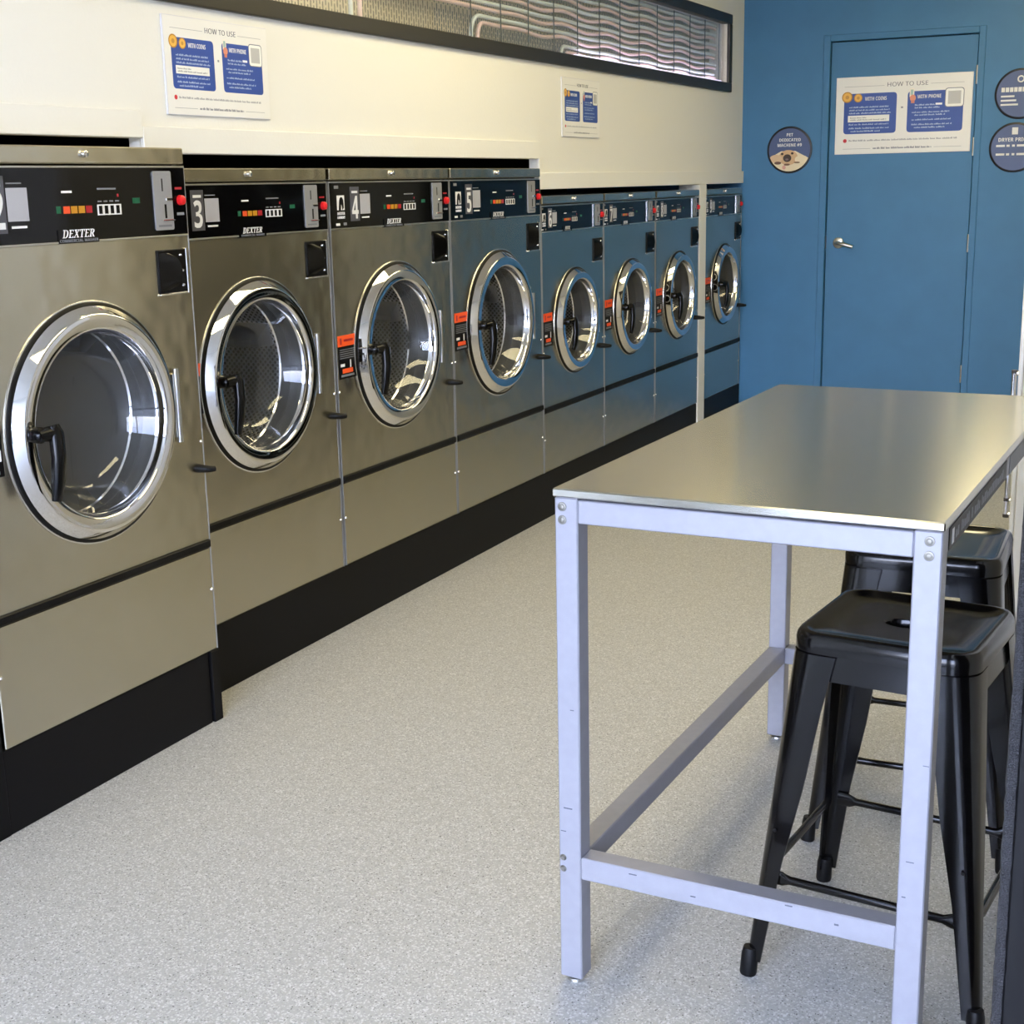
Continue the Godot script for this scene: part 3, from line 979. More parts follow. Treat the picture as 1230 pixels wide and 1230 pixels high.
func build_shell() -> void:
	var f := structure("floor")
	bx("slab", Vector3(-1.2, -0.1, BACK - 0.1), Vector3(ROOM_RIGHT + 0.1, 0.0, FRONT + 0.1), 0.0, M.floor_vinyl, f)
	var c := structure("ceiling")
	bx("slab", Vector3(-1.2, CEIL, BACK - 0.1), Vector3(ROOM_RIGHT + 0.1, CEIL + 0.1, FRONT + 0.1), 0.0, M.ceiling_paint, c)
	# cream wall with the openings for the machines and the long display window
	var w := structure("wall_left")
	var x0 := WALL - 0.1
	var steps := [[FRONT, -2.832, 1.505], [-2.832, -5.19, 1.468], [-5.19, BACK, 1.350]]
	for e in steps:
		bx("panel", Vector3(WALL - 0.035, e[2], e[1]), Vector3(WALL, 1.70, e[0]), 0.0, M.cream_paint, w)
	bx("panel", Vector3(x0, 1.70, BACK), Vector3(WALL, 1.88, FRONT), 0.0, M.cream_paint, w)
	bx("panel", Vector3(x0, 2.192, BACK), Vector3(WALL, CEIL, FRONT), 0.0, M.cream_paint, w)
	bx("panel", Vector3(x0, 1.88, BACK), Vector3(WALL, 2.192, -7.685), 0.0, M.cream_paint, w)
	bx("panel", Vector3(x0, 1.88, -1.5), Vector3(WALL, 2.192, FRONT), 0.0, M.cream_paint, w)
	bx("panel", Vector3(x0, 0.0, -0.45), Vector3(WALL, 1.505, FRONT), 0.0, M.cream_paint, w)
	# boards along the lower edge, standing proud of the wall
	var t := structure("trim_1")
	for e in steps:
		bx("board", Vector3(WALL, e[2], e[1] + (0.0 if e[1] > BACK else 0.0)), Vector3(0.0, e[2] + 0.066, e[0]), 0.002, M.cream_paint, t)
	bx("board", Vector3(WALL, 1.35, -5.2), Vector3(-0.001, 1.47, -5.186), 0.002, M.cream_paint, t)
	t = structure("trim_2")
	bx("post", Vector3(x0, 0.0, -7.306), Vector3(0.004, 1.35, -7.197), 0.002, M.cream_paint, t)
	# service space behind the machines
	var s := structure("wall_service")
	bx("panel", Vector3(-1.2, 0.0, BACK), Vector3(-1.1, CEIL, FRONT), 0.0, M.service_dark, s)
	bx("panel", Vector3(-1.1, 0.0, -0.40), Vector3(x0, CEIL, -0.30), 0.0, M.service_dark, s)
	# blue end wall with the door opening
	var b := structure("wall_back")
	bx("panel", Vector3(-1.2, 0.0, BACK - 0.1), Vector3(0.44, CEIL, BACK), 0.0, M.blue_paint, b)
	bx("panel", Vector3(1.292, 0.0, BACK - 0.1), Vector3(ROOM_RIGHT + 0.1, CEIL, BACK), 0.0, M.blue_paint, b)
	bx("panel", Vector3(0.44, 2.128, BACK - 0.1), Vector3(1.292, CEIL, BACK), 0.0, M.blue_paint, b)
	build_door()
	# right-hand wall, and the white bulkhead that holds the dryers
	var r := structure("wall_right")
	bx("panel", Vector3(ROOM_RIGHT, 0.0, BACK), Vector3(ROOM_RIGHT + 0.1, CEIL, FRONT), 0.0, M.cream_paint, r)
	bx("bulkhead", Vector3(1.941, 0.0, BACK), Vector3(ROOM_RIGHT, CEIL, -4.32), 0.004, M.white_paint, r)
	# shop front behind the camera: low sill, mullions, glass
	var fr := structure("wall_front")
	bx("sill", Vector3(-1.2, 0.0, FRONT), Vector3(ROOM_RIGHT + 0.1, 0.12, FRONT + 0.1), 0.0, M.frame_dark, fr)
	bx("header", Vector3(-1.2, 2.55, FRONT), Vector3(ROOM_RIGHT + 0.1, CEIL, FRONT + 0.1), 0.0, M.cream_paint, fr)
	bx("pier", Vector3(-1.2, 0.12, FRONT), Vector3(0.65, 2.55, FRONT + 0.1), 0.0, M.cream_paint, fr)
	var n := 2
	for k in 2:
		var a := 0.65 + k * 1.375
		var win := structure("window_%d" % n)
		n += 1
		bx("mullion", Vector3(a + 1.325, 0.12, FRONT + 0.01), Vector3(a + 1.375, 2.55, FRONT + 0.07), 0.003, M.frame_dark, win)
		bx("pane", Vector3(a, 0.12, FRONT + 0.036), Vector3(a + 1.325, 2.55, FRONT + 0.042), 0.0, M.glass, win)
	var g := structure("pavement")
	bx("slab", Vector3(-30, -0.2, FRONT + 0.1), Vector3(30, -0.02, FRONT + 40), 0.0, M.pavement, g)

func build_door() -> void:
	var d := structure("door_1")
	# frame: proud architrave, then the leaf set back in it
	for e in [[0.44, 0.478], [1.257, 1.292]]:
		bx("jamb", Vector3(e[0], 0.0, BACK - 0.1), Vector3(e[1], 2.128, BACK + 0.006), 0.003, M.blue_paint, d)
	bx("head", Vector3(0.478, 2.093, BACK - 0.1), Vector3(1.257, 2.128, BACK + 0.006), 0.003, M.blue_paint, d)
	bx("stop", Vector3(0.47, 0.0, BACK - 0.1), Vector3(1.27, 2.10, BACK - 0.058), 0.0, M.blue_paint, d)
	bx("leaf", Vector3(0.4825, 0.008, BACK - 0.055), Vector3(1.2525, 2.088, BACK - 0.012), 0.002, M.blue_paint, d)
	var b := MB.new()
	var at := Vector3(0.552, 1.012, BACK - 0.012)
	b.lathe([[0.0, 0.012], [0.022, 0.012], [0.029, 0.008], [0.031, 0.0]], 28, Transform3D(Basis(), at))
	b.tube([at + Vector3(0, 0, 0.008), at + Vector3(0, 0, 0.04), at + Vector3(0.01, 0, 0.052), at + Vector3(0.04, -0.006, 0.055), at + Vector3(0.09, -0.02, 0.052)], [0.011, 0.010, 0.0115, 0.011, 0.009], 14)
	part("handle", b, M.satin_steel, d)
	bx("strike_plate", Vector3(0.474, 0.98, BACK - 0.02), Vector3(0.4835, 1.05, BACK - 0.009), 0.0, M.cabinet_grey, d)
	for y in [1.885, 1.517, 1.01, 0.30]:
		b = MB.new()
		b.tube([Vector3(1.2548, y - 0.048, BACK - 0.008), Vector3(1.2548, y + 0.048, BACK - 0.008)], 0.0065, 10)
		b.box(Vector3(1.2475, y - 0.046, BACK - 0.016), Vector3(1.262, y + 0.046, BACK - 0.009), 0.001)
		part("hinge", b, M.brass_steel, d)

func build_plinths() -> void:
	var p := bx("plinth", Vector3(-0.6, 0.0, -7.19), Vector3(-0.002, PLINTH - 0.001, -2.86), 0.002, M.plinth_black, self)
	tag(p, "long black plinth under the row of washers numbered 3 to 8", "plinth")
	p = bx("plinth", Vector3(-0.6, 0.0, -7.99), Vector3(-0.002, PLINTH - 0.001, -7.312), 0.002, M.plinth_black, self)
	tag(p, "short black plinth under washer 9 beyond the white post", "plinth")
	p = bx("plinth", Vector3(-0.5, 0.0, -2.79), Vector3(0.116, PLINTH - 0.001, -2.072), 0.002, M.plinth_black, self)
	tag(p, "black plinth under the large washer standing forward of the row", "plinth")
	p = bx("corner_post", Vector3(0.02, 0.0, -2.828), Vector3(0.122, PLINTH - 0.001, -2.794), 0.002, M.plinth_black, self)
	tag(p, "narrow black corner post at the end of the forward washer's plinth", "post")
	p = bx("filler_panel", Vector3(-0.1, 0.0, -2.072), Vector3(0.118, 1.47, -2.022), 0.002, M.plinth_black, self)
	tag(p, "tall black filler panel on the left side of the forward washer", "panel")
	p = bx("plinth", Vector3(-0.5, 0.0, -2.02), Vector3(0.116, PLINTH - 0.001, -1.27), 0.002, M.plinth_black, self)
	tag(p, "black plinth on the near side of the tall filler panel", "plinth")

func build_display_window() -> void:
	# long low window over the washers: dark frame, glass, and behind it pipes on a perforated sheet
	var w := structure("window_1")
	var zl := -1.5
	var zr := -7.735
	for e in [[1.836, 1.884], [2.19, 2.24]]:
		bx("frame_rail", Vector3(WALL - 0.03, e[0], zr), Vector3(WALL + 0.016, e[1], zl), 0.003, M.frame_dark, w)
	for z in [zr, zl - 0.05]:
		bx("frame_stile", Vector3(WALL - 0.03, 1.884, z), Vector3(WALL + 0.016, 2.19, z + 0.05), 0.003, M.frame_dark, w)
	bx("pane", Vector3(WALL - 0.012, 1.884, zr + 0.05), Vector3(WALL - 0.008, 2.19, zl - 0.05), 0.0, M.glass, w)
	bx("reveal", Vector3(WALL - 0.1, 1.88, -7.687), Vector3(WALL - 0.031, 2.192, -7.680), 0.0, M.white_paint, w)
	bx("reveal", Vector3(WALL - 0.1, 1.879, -7.68), Vector3(WALL - 0.031, 1.884, zl), 0.0, M.white_paint, w)
	bx("perforated_sheet", Vector3(WALL - 0.108, 1.882, -7.68), Vector3(WALL - 0.098, 2.192, zl), 0.0, M.perforated, w)
	for k in 13:
		var z := -4.72 - k * 0.2452
		if z < -7.67:
			break
		var s := bx("pipe_clip_bar", Vector3(-0.052, 1.886, z - 0.002), Vector3(-0.048, 2.19, z + 0.002), 0.001, M.clip_dark, self)
		tag(s, "thin dark upright clip bar across the pipes behind the long window", "bar", "clip bars behind the long window")
	# pairs of pipes: each comes along from the right and bends down at its left end
	for i in 6:
		var turn_z: float = -5.551 + 0.815 * i
		for j in 2:
			var y: float = 1.923 + 0.0505 * i - (0.0 if j == 0 else 0.0225)
			var z0: float = minf(turn_z, -1.62) - (0.0 if j == 0 else 0.055)
			var r := 0.07 if j == 0 else 0.045
			r = minf(r, y - 1.893)
			var path := []
			var drop := y - r
			path.append(Vector3(-0.06, 1.888, z0))
			if drop > 1.9:
				path.append(Vector3(-0.06, drop, z0))
			for a in 7:
				var ang := PI / 2 * a / 6
				path.append(Vector3(-0.06, drop + r * sin(ang), z0 - r + r * cos(ang)))
			var z: float = z0 - r - 0.02
			while z > -7.64:
				var cell := (z + 4.72) / 0.2452
				var amp := 0.0085 if j == 1 else 0.0022
				var ease := clampf((-4.9 - z) / 0.5, 0.0, 1.0) * clampf((z0 - r - 0.02 - z) / 0.3, 0.0, 1.0)
				path.append(Vector3(-0.06, y + amp * ease * sin(cell * PI), z))
				z -= 0.04
			var b := MB.new()
			b.tube(path, 0.0078, 8)
			var p := part("pipe", b, M.pipe_white if j == 0 else M.pipe_pink, self)
			tag(p, "%s pipe behind the long window, %s of its colour" % ["pale blue-white straight" if j == 0 else "pink wavy", ["lowest", "second from below", "third from below", "third from the top", "second from the top", "topmost"][i]], "pipe", "%s pipes behind the long window" % ("white" if j == 0 else "pink"))
	# lamp strip on the floor of the recess
	var glow := StandardMaterial3D.new()
	glow.resource_name = "strip_glow"
	glow.albedo_color = Color(0.9, 0.88, 0.92)
	glow.emission_enabled = true
	glow.emission = Color(0.93, 0.88, 1.0)
	glow.emission_energy_multiplier = 1.4
	var lamp := thing("strip_light", Vector3(-0.04, 1.8845, -6.65), 0.0, "thin white strip light along the bottom of the long window", "strip light")
	bx("strip_light_tube", Vector3(-0.012, 0.0, -1.0), Vector3(0.012, 0.012, 1.0), 0.003, glow, lamp)
	var l := AreaLight3D.new()
	l.name = "strip_lamp"
	lamp.add_child(l)
	l.position = Vector3(0, 0.016, 0)
	l.rotation.x = PI / 2
	l.area_size = Vector2(0.02, 1.9)
	l.light_color = Color(0.93, 0.88, 1.0)
	l.light_energy = 0.08
	l.area_range = 12.0
	l.area_attenuation = 2.0
	l.shadow_enabled = true


# ---------------------------------------------------------------- signs
func how_to_sign(at: Vector3, turn: float, w: float, h: float, label: String) -> void:
	# centred on «at», facing +z before the turn
	var o := thing("how_to_use_sign", at, turn, label, "sign", "how-to-use signs")
	bx("backing", Vector3(-w / 2, -h / 2, 0.0), Vector3(w / 2, h / 2, 0.0055), 0.001, M.sticker_white, o)
	var b := MB.new()
	var e := Vector2(w / 2 - 0.002, h / 2 - 0.002)
	var n := Vector3.BACK
	var z := 0.006
	b.tri(Vector3(-e.x, -e.y, z), Vector3(e.x, -e.y, z), Vector3(e.x, e.y, z), n, n, n, Vector2(0, 1), Vector2(1, 1), Vector2(1, 0))
	b.tri(Vector3(-e.x, -e.y, z), Vector3(e.x, e.y, z), Vector3(-e.x, e.y, z), n, n, n, Vector2(0, 1), Vector2(1, 0), Vector2(0, 0))
	part("printed_face", b, M.sign_board, o)
	var px := w / 1000.0
	var py := h / 560.0
	lettering("heading", "HOW TO USE", 30 * py, Vector3((530 - 500) * px, (280 - 64) * py, 0.006), M.ink_dark, o, 0.0, 0.0, false, 1.25 * px / py)
	lettering("panel_heading", "WITH COINS", 26 * py, Vector3((300 - 500) * px, (280 - 160) * py, 0.006), M.print_white, o, 1.0, 0.0, false, 0.76 * px / py)
	lettering("panel_heading", "WITH PHONE", 26 * py, Vector3((692 - 500) * px, (280 - 160) * py, 0.006), M.print_white, o, 1.0, 0.0, false, 0.76 * px / py)

func disc_sign(at: Vector3, label: String) -> Node3D:
	var o := thing("round_sign", at, 0.0, label, "sign", "round signs on the blue wall")
	var b := MB.new()
	b.lathe([[0.0, 0.006], [0.1255, 0.006], [0.128, 0.0045], [0.128, 0.0]], 64)
	part("edge", b, M.sign_edge, o)
	return o

func disc_face(o: Node3D, m: Material) -> MeshInstance3D:
	var b := MB.new()
	var n := Vector3.BACK
	for k in 64:
		var a := Vector2.from_angle(TAU * k / 64)
		var c := Vector2.from_angle(TAU * (k + 1) / 64)
		var r := 0.117
		b.tri(Vector3(0, 0, 0.0065), Vector3(a.x * r, a.y * r, 0.0065), Vector3(c.x * r, c.y * r, 0.0065), n, n, n, Vector2(0.5, 0.5), Vector2(0.5 + a.x * 0.5, 0.5 - a.y * 0.5), Vector2(0.5 + c.x * 0.5, 0.5 - c.y * 0.5))
	return part("printed_face", b, m, o)

func build_signs() -> void:
	how_to_sign(Vector3(WALL, 1.686, -3.163), PI / 2, 0.445, 0.243, "white how-to-use sign above washer three on the cream wall")
	how_to_sign(Vector3(WALL, 1.676, -5.633), PI / 2, 0.405, 0.235, "smaller white how-to-use sign under the long window above washer six")
	how_to_sign(Vector3(0.876, 1.697, BACK - 0.012), 0.0, 0.722, 0.408, "wide how-to-use sign on the blue door")
	var o := disc_sign(Vector3(0.264, 1.526, BACK), "round navy sign with a dog's face on the blue wall")
	disc_face(o, M.pet_print)
	lettering("words", "PET", 0.0165, Vector3(0.0, 0.082, 0.0066), M.print_white, o, 0.8)
	lettering("words", "DEDICATED", 0.0165, Vector3(0.002, 0.054, 0.0066), M.print_white, o, 0.8)
	lettering("words", "MACHINE #9", 0.0165, Vector3(0.0, 0.026, 0.0066), M.print_white, o, 0.8)
	o = disc_sign(Vector3(1.477, 1.777, BACK), "upper round navy sign with lines of white print right of the door")
	disc_face(o, M.sign_navy)
	for i in 9:
		bx("heading_print", Vector3(-0.094 + i * 0.021, 0.010, 0.006), Vector3(-0.077 + i * 0.021, 0.033, 0.0070), 0.0, M.print_white, o)
	for i in 3:
		bx("small_print", Vector3(-0.095, -0.016 - i * 0.021, 0.006), Vector3(-0.028 + i * 0.010, -0.007 - i * 0.021, 0.0070), 0.0, M.print_white, o)
	var b := MB.new()
	b.lathe([[0.011, 0.0066], [0.012, 0.0074], [0.017, 0.0074], [0.018, 0.0066]], 28, Transform3D(Basis(), Vector3(0, 0.074, 0)))
	part("drum_mark", b, M.print_white, o)
	o = disc_sign(Vector3(1.464, 1.506, BACK), "lower round navy sign about dryer prices right of the door")
	disc_face(o, M.sign_navy)
	lettering("words", "DRYER PRICES", 0.019, Vector3(0.0, 0.040, 0.0066), M.print_white, o, 0.9, 0.0, false, 0.95)
	bx("dryer_mark", Vector3(-0.016, 0.066, 0.006), Vector3(0.014, 0.102, 0.0072), 0.0, M.print_white, o)
	for y in [0.004, -0.040]:
		for e in [[-0.092, -0.048], [-0.040, -0.024], [-0.012, 0.002], [0.012, 0.080]]:
			bx("small_print", Vector3(e[0], y, 0.006), Vector3(e[1], y + 0.011, 0.0070), 0.0, M.print_white, o)


# ---------------------------------------------------------------- table and stools
func build_table() -> void:
	var W := 0.6158
	var L := 1.2555
	var H := 0.8957
	var t := thing("folding_table", Vector3(1.4565, 0, -2.028), -0.0281, "tall steel-topped table with a silver frame beside the black stools", "table")
	# local: x across, z towards the back is negative
	bx("tabletop", Vector3(-0.003, H - 0.014, -L - 0.003), Vector3(W + 0.003, H, 0.003), 0.0022, M.table_steel, t)
	var q := 0.041
	for x in [0.0, W - q]:
		for z in [-q, -L]:
			var leg := bx("leg", Vector3(x, 0.014, z), Vector3(x + q, H - 0.015, z + q), 0.0022, M.silver_paint, t)
			var b := MB.new()
			var c := Vector3(x + q / 2, 0, z + q / 2)
			b.lathe([[0.0, 0.0], [0.013, 0.0], [0.015, 0.003], [0.014, 0.007], [0.006, 0.009], [0.006, 0.018]], 18, Transform3D(Basis(Vector3.RIGHT, -PI / 2), c))
			part("levelling_foot", flip(b), M.satin_steel, leg)
	for z in [-q, -L]:
		bx("apron", Vector3(q, H - 0.057, z + 0.001), Vector3(W - q, H - 0.0175, z + q - 0.001), 0.002, M.silver_paint, t)
		bx("rail", Vector3(q, 0.207, z + 0.001), Vector3(W - q, 0.248, z + q - 0.001), 0.002, M.silver_paint, t)
	for x in [0.0, W - q]:
		var ap := bx("apron", Vector3(x + 0.001, H - 0.057, -L + q), Vector3(x + q - 0.001, H - 0.0175, -q), 0.002, M.silver_paint, t)
		if x > 0.1:
			# dark printed strip along the stool side
			bx("printed_strip", Vector3(W - 0.002, H - 0.054, -0.60), Vector3(W + 0.0006, H - 0.020, -0.05), 0.0, M.label_black, ap)
			bx("printed_strip", Vector3(W - 0.002, H - 0.054, -1.15), Vector3(W + 0.0006, H - 0.020, -0.64), 0.0, M.print_grey, ap)
			var r := RandomNumberGenerator.new()
			r.seed = 5
			var z := -0.10
			while z > -0.56:
				var len := r.randf_range(0.006, 0.012)
				if r.randf() > 0.14:
					bx("small_print", Vector3(W, H - 0.046, z - len), Vector3(W + 0.001, H - 0.046 + r.randf_range(0.010, 0.017), z), 0.0, M.print_grey, ap)
				z -= len + 0.005
			bx("strip_mark", Vector3(W, H - 0.049, -0.086), Vector3(W + 0.001, H - 0.026, -0.070), 0.0, M.print_white, ap)
	bx("rail", Vector3(0.001, 0.207, -L + q), Vector3(q - 0.001, 0.248, -q), 0.002, M.silver_paint, t)
	# scratches through the paint of the front legs and rail
	for e in [[0.010, 0.335, 0.016, 0.0022], [0.004, 0.292, 0.010, 0.0015], [0.024, 0.515, 0.007, 0.0015], [W - 0.030, 0.36, 0.012, 0.0015], [W - 0.012, 0.52, 0.009, 0.0012], [W - 0.034, 0.30, 0.006, 0.002], [0.13, 0.238, 0.014, 0.0014], [0.24, 0.222, 0.009, 0.0014], [0.40, 0.243, 0.012, 0.0016], [0.48, 0.228, 0.007, 0.0022]]:
		bx("scuff", Vector3(e[0], e[1], -0.002), Vector3(e[0] + e[2], e[1] + e[3], 0.0003), 0.0, M.ink_dark, t)
	# bolts on the front legs
	for x in [0.0135, W - 0.0185]:
		for y in [H - 0.030, H - 0.052]:
			var b := MB.new()
			b.lathe([[0.0, 0.0035], [0.003, 0.0035], [0.0042, 0.0030], [0.0045, 0.0018], [0.0075, 0.0014], [0.0078, 0.0]], 18, Transform3D(Basis(), Vector3(x, y, 0)))
			part("bolt", b, M.bolt_metal, t)
	for y in [0.222, 0.243]:
		var b := MB.new()
		b.lathe([[0.0, 0.003], [0.0035, 0.003], [0.0045, 0.0015], [0.006, 0.0]], 16, Transform3D(Basis(), Vector3(0.008, y, 0)))
		part("bolt", b, M.bolt_metal, t)

func rsq(half: float, rad: float, y: float, seg := 6, bow := 0.0) -> Array:
	# a rounded square outline at height y, counter-clockwise from +x
	var out := []
	for q in [[1, 1, 0.0], [-1, 1, PI / 2], [-1, -1, PI], [1, -1, 3 * PI / 2]]:
		for k in seg + 1:
			var a: float = q[2] + PI / 2 * k / seg
			out.append(Vector3(q[0] * (half - rad) + rad * cos(a), y, q[1] * (half - rad) + rad * sin(a)))
	return out

func make_stool() -> Node3D:
	var t := Node3D.new()
	var H := 0.635
	var hs := 0.155       # half the seat
	# seat: pressed cap with a raised rim, a dished top and a hand slot
	var b := MB.new()
	var slot := []
	for p in rsq(1.0, 1.0, 0.0):
		slot.append(Vector3(p.x * 0.040, 0, p.z * 0.026))
	var ring := func(half: float, rad: float, y: float) -> Array: return rsq(half, rad, y)
	var rings := [ring.call(hs - 0.006, 0.042, H - 0.036), ring.call(hs + 0.001, 0.048, H - 0.034), ring.call(hs + 0.001, 0.048, H - 0.016), ring.call(hs - 0.001, 0.047, H - 0.008), ring.call(hs - 0.005, 0.044, H - 0.002), ring.call(hs - 0.011, 0.040, H), ring.call(hs - 0.018, 0.035, H - 0.001), ring.call(hs - 0.026, 0.030, H - 0.0065), ring.call(hs - 0.06, 0.03, H - 0.008)]
	for e in [[1.0, -0.009], [0.93, -0.012], [0.9, -0.03]]:
		rings.append(slot.map(func(p): return Vector3(p.x * e[0], H + e[1], p.z * e[0])))
	b.loft(rings, false, true, 35.0)
	part("seat", b, M.stool_black, t)
	b = MB.new()
	b.loft([rsq(hs - 0.014, 0.045, H - 0.032), rsq(hs - 0.005, 0.046, H - 0.036), rsq(hs - 0.001, 0.047, H - 0.080), rsq(hs - 0.006, 0.045, H - 0.080), rsq(hs - 0.010, 0.044, H - 0.04)], false, false, 30.0)
	part("skirt", b, M.stool_black, t)
	# legs: folded sheet, wide under the seat and narrow at the foot
	var foot := 0.205
	for q in [[1, 1], [-1, 1], [-1, -1], [1, -1]]:
		b = MB.new()
		rings = []
		for e in [[H - 0.037, 0.86], [0.545, 0.80], [0.50, 0.74], [0.36, 0.62], [0.22, 0.43], [0.10, 0.34], [0.03, 0.29]]:
			var f: float = 1.0 - (e[0] - 0.0) / (H - 0.045)
			var out: float = lerpf(hs + 0.001, foot, f)
			var wd: float = 0.095 * e[1]
			var ra: float = lerpf(0.046, 0.014, f) * 0.9
			ra = minf(ra, wd * 0.8)
			var th := 0.004
			var pts := []
			# outer run: along one face, round the corner, along the other; then back inside
			pts.append(Vector2(out - wd, out))
			for k in 6:
				var a := PI / 2 - PI / 2 * k / 5
				pts.append(Vector2(out - ra + ra * cos(a), out - ra + ra * sin(a)))
			pts.append(Vector2(out, out - wd))
			pts.append(Vector2(out - th, out - wd))
			for k in 6:
				var a := PI / 2 * k / 5
				var ri := maxf(ra - th, 0.001)
				pts.append(Vector2(out - ra + ri * cos(a), out - ra + ri * sin(a)))
			pts.append(Vector2(out - wd, out - th))
			rings.append(pts.map(func(p): return Vector3(p.x * q[0], e[0], p.y * q[1])))
		b.loft(rings, true, true, 35.0)
		var leg := part("leg", b, M.stool_black, t)
		b = MB.new()
		var fx: float = (foot - 0.009) * q[0]
		var fz: float = (foot - 0.009) * q[1]
		b.tube([Vector3(fx * 1.012, 0.0, fz * 1.012), Vector3(fx * 1.01, 0.004, fz * 1.01), Vector3(fx, 0.04, fz), Vector3(fx * 0.995, 0.052, fz * 0.995)], [0.0140, 0.0152, 0.0150, 0.013], 16)
		part("rubber_foot", b, M.rubber, leg)
		b = MB.new()
		b.lathe([[0.0, 0.002], [0.0025, 0.0015], [0.0035, 0.0]], 10, Transform3D(Basis(Vector3.UP, 0.0 if q[1] > 0 else PI), Vector3((foot - 0.045) * q[0], 0.28, (foot - 0.02) * q[1])))
		part("rivet", b, M.rubber, leg)
	# rungs between the legs: round bars with flattened ends
	var ry := 0.19
	var e2: float = lerpf(hs, foot, 1.0 - ry / (H - 0.045)) - 0.008
	for k in 4:
		b = MB.new()
		var tr := Basis(Vector3.UP, k * PI / 2)
		var l := e2 - 0.012
		var path := []
		var rad := []
		for e in [[-1.0, 0.0135], [-0.86, 0.0135], [-0.78, 0.0075], [0.78, 0.0075], [0.86, 0.0135], [1.0, 0.0135]]:
			path.append(tr * Vector3(e[0] * l, ry + (0.0 if k % 2 == 0 else 0.0), e2))
			rad.append(e[1])
		# flattened ends: drawn upright and thin
		var rr := []
		for i in path.size():
			var d := tr * Vector3.RIGHT
			var o := tr * Vector3.BACK
			var rg := []
			for a in 10:
				var th := TAU * a / 10
				var flat: bool = rad[i] > 0.01
				rg.append(path[i] + Vector3.UP * cos(th) * rad[i] + o * sin(th) * (0.0035 if flat else rad[i]))
			rr.append(rg)
		b.loft(rr, true, true, 60.0)
		part("rung", b, M.stool_black, t)
	return t

func build_stools() -> void:
	var s := make_stool()
	s.name = numbered("bar_stool")
	add_child(s)
	s.position = Vector3(1.968, 0, -2.365)
	s.rotation.y = deg_to_rad(-6.0)
	tag(s, "black metal stool standing by the front corner of the steel table", "stool", "black stools at the table")
	var o: Node3D = s.duplicate()
	o.name = numbered("bar_stool")
	add_child(o)
	o.position = Vector3(1.912, 0, -2.945)
	o.rotation.y = deg_to_rad(1.5)
	tag(o, "black metal stool tucked behind the other, toward the blue wall", "stool", "black stools at the table")


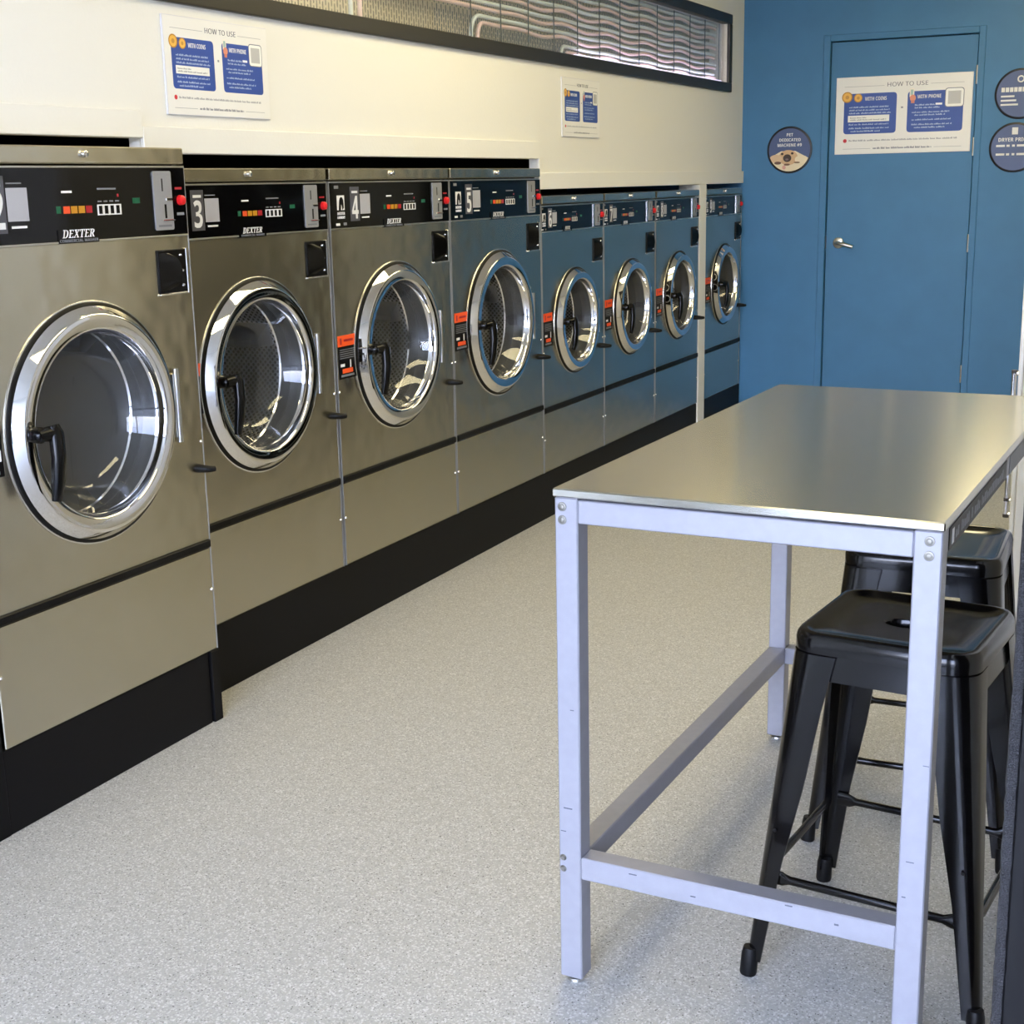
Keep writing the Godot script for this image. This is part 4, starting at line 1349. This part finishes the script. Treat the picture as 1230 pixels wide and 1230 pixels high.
# ---------------------------------------------------------------- right-hand side
func build_right_side() -> void:
	# in the white bulkhead: a plain white cupboard door with a bar handle, a wide black-fronted stack of dryers, a dark tall locker
	var o := thing("cupboard_door", Vector3(1.9385, 0, -4.885), -PI / 2, "plain white cupboard door with a slim chrome bar handle", "door")
	bx("leaf", Vector3(0.0, 0.06, 0.0), Vector3(0.55, 2.05, 0.014), 0.003, M.white_paint, o)
	var hb := MB.new()
	var hz := 0.027
	var hx := 0.525
	hb.tube([Vector3(hx, 0.365, hz), Vector3(hx, 0.805, hz)], 0.0075, 14)
	for y in [0.372, 0.415, 0.80]:
		hb.tube([Vector3(hx, y, hz), Vector3(hx, y, 0.012)], 0.006, 10)
	var h := part("bar_handle", hb, M.chrome, o)
	for y in [0.362, 0.412, 0.800]:
		hb = MB.new()
		hb.lathe([[0.0, 0.010], [0.009, 0.010], [0.009, 0.0], [0.0, 0.0]], 16, Transform3D(Basis(Vector3.RIGHT, -PI / 2), Vector3(hx, y, hz)))
		part("collar", hb, M.cabinet_grey, h)
	o = thing("tumble_dryer", Vector3(1.9385, 0, -5.78), -PI / 2, "black-fronted stacked tumble dryer next to the white cupboard door", "dryer", "tumble dryers set in the bulkhead")
	bx("front_sheet", Vector3(0.0, 0.08, 0.0), Vector3(0.855, 2.1, 0.012), 0.003, M.box_black, o)
	for y in [0.58, 1.58]:
		var at := Transform3D(Basis(), Vector3(0.43, y, 0.012))
		var d := MB.new()
		d.lathe([[0.27, 0.010], [0.285, 0.018], [0.31, 0.018], [0.325, 0.010], [0.325, 0.0]], 64, at)
		var ring := part("door", flip(d), M.satin_steel, o)
		d = MB.new()
		d.lathe([[0.0, 0.008], [0.25, 0.011], [0.275, 0.010]], 64, at)
		part("door_glass", flip(d), M.panel_black, ring)
	bx("control_strip", Vector3(0.08, 1.04, 0.012), Vector3(0.78, 1.12, 0.018), 0.002, M.panel_black, o)
	var o2: Node3D = o.duplicate()
	o2.name = numbered("tumble_dryer")
	add_child(o2)
	o2.position.z = -6.65
	tag(o2, "black-fronted stacked tumble dryer farther from the white cupboard door", "dryer", "tumble dryers set in the bulkhead")
	o = thing("locker", Vector3(1.9385, 0, -7.985), -PI / 2, "tall dark narrow locker in the white bulkhead next to the blue wall", "locker")
	bx("body", Vector3(0.0, 0.0, 0.0), Vector3(0.31, 2.1, 0.012), 0.003, M.box_black, o)
	bx("knob", Vector3(0.27, 1.0, 0.012), Vector3(0.285, 1.1, 0.03), 0.003, M.satin_steel, o)
	# black cabinet close by on the right, with a coarse grey sealing strip up its edge
	var c := thing("black_cabinet", Vector3(2.2265, 0, -1.92), 0.0, "tall black cabinet with a rough grey sealing strip up its edge", "cabinet")
	bx("body", Vector3(0.008, 0.0, 0.0), Vector3(0.62, 1.45, 0.42), 0.004, M.box_black, c)
	var rings := []
	var b := MB.new()
	var path := []
	var rad := []
	var r := RandomNumberGenerator.new()
	r.seed = 3
	for k in 146:
		path.append(Vector3(0.0045 + r.randf_range(-0.0003, 0.0003), k * 0.01, 0.414 + r.randf_range(-0.001, 0.001)))
		rad.append(0.0066 + r.randf_range(-0.0006, 0.0006))
	b.tube(path, rad, 8)
	part("sealing_strip", b, M.strip_grey, c)


func _ready() -> void:
	rng.seed = 12
	build_camera_and_light()
	make_materials()
	build_lights()
	build_shell()
	build_plinths()
	build_display_window()
	build_washers()
	build_table()
	build_stools()
	build_right_side()
	build_signs()
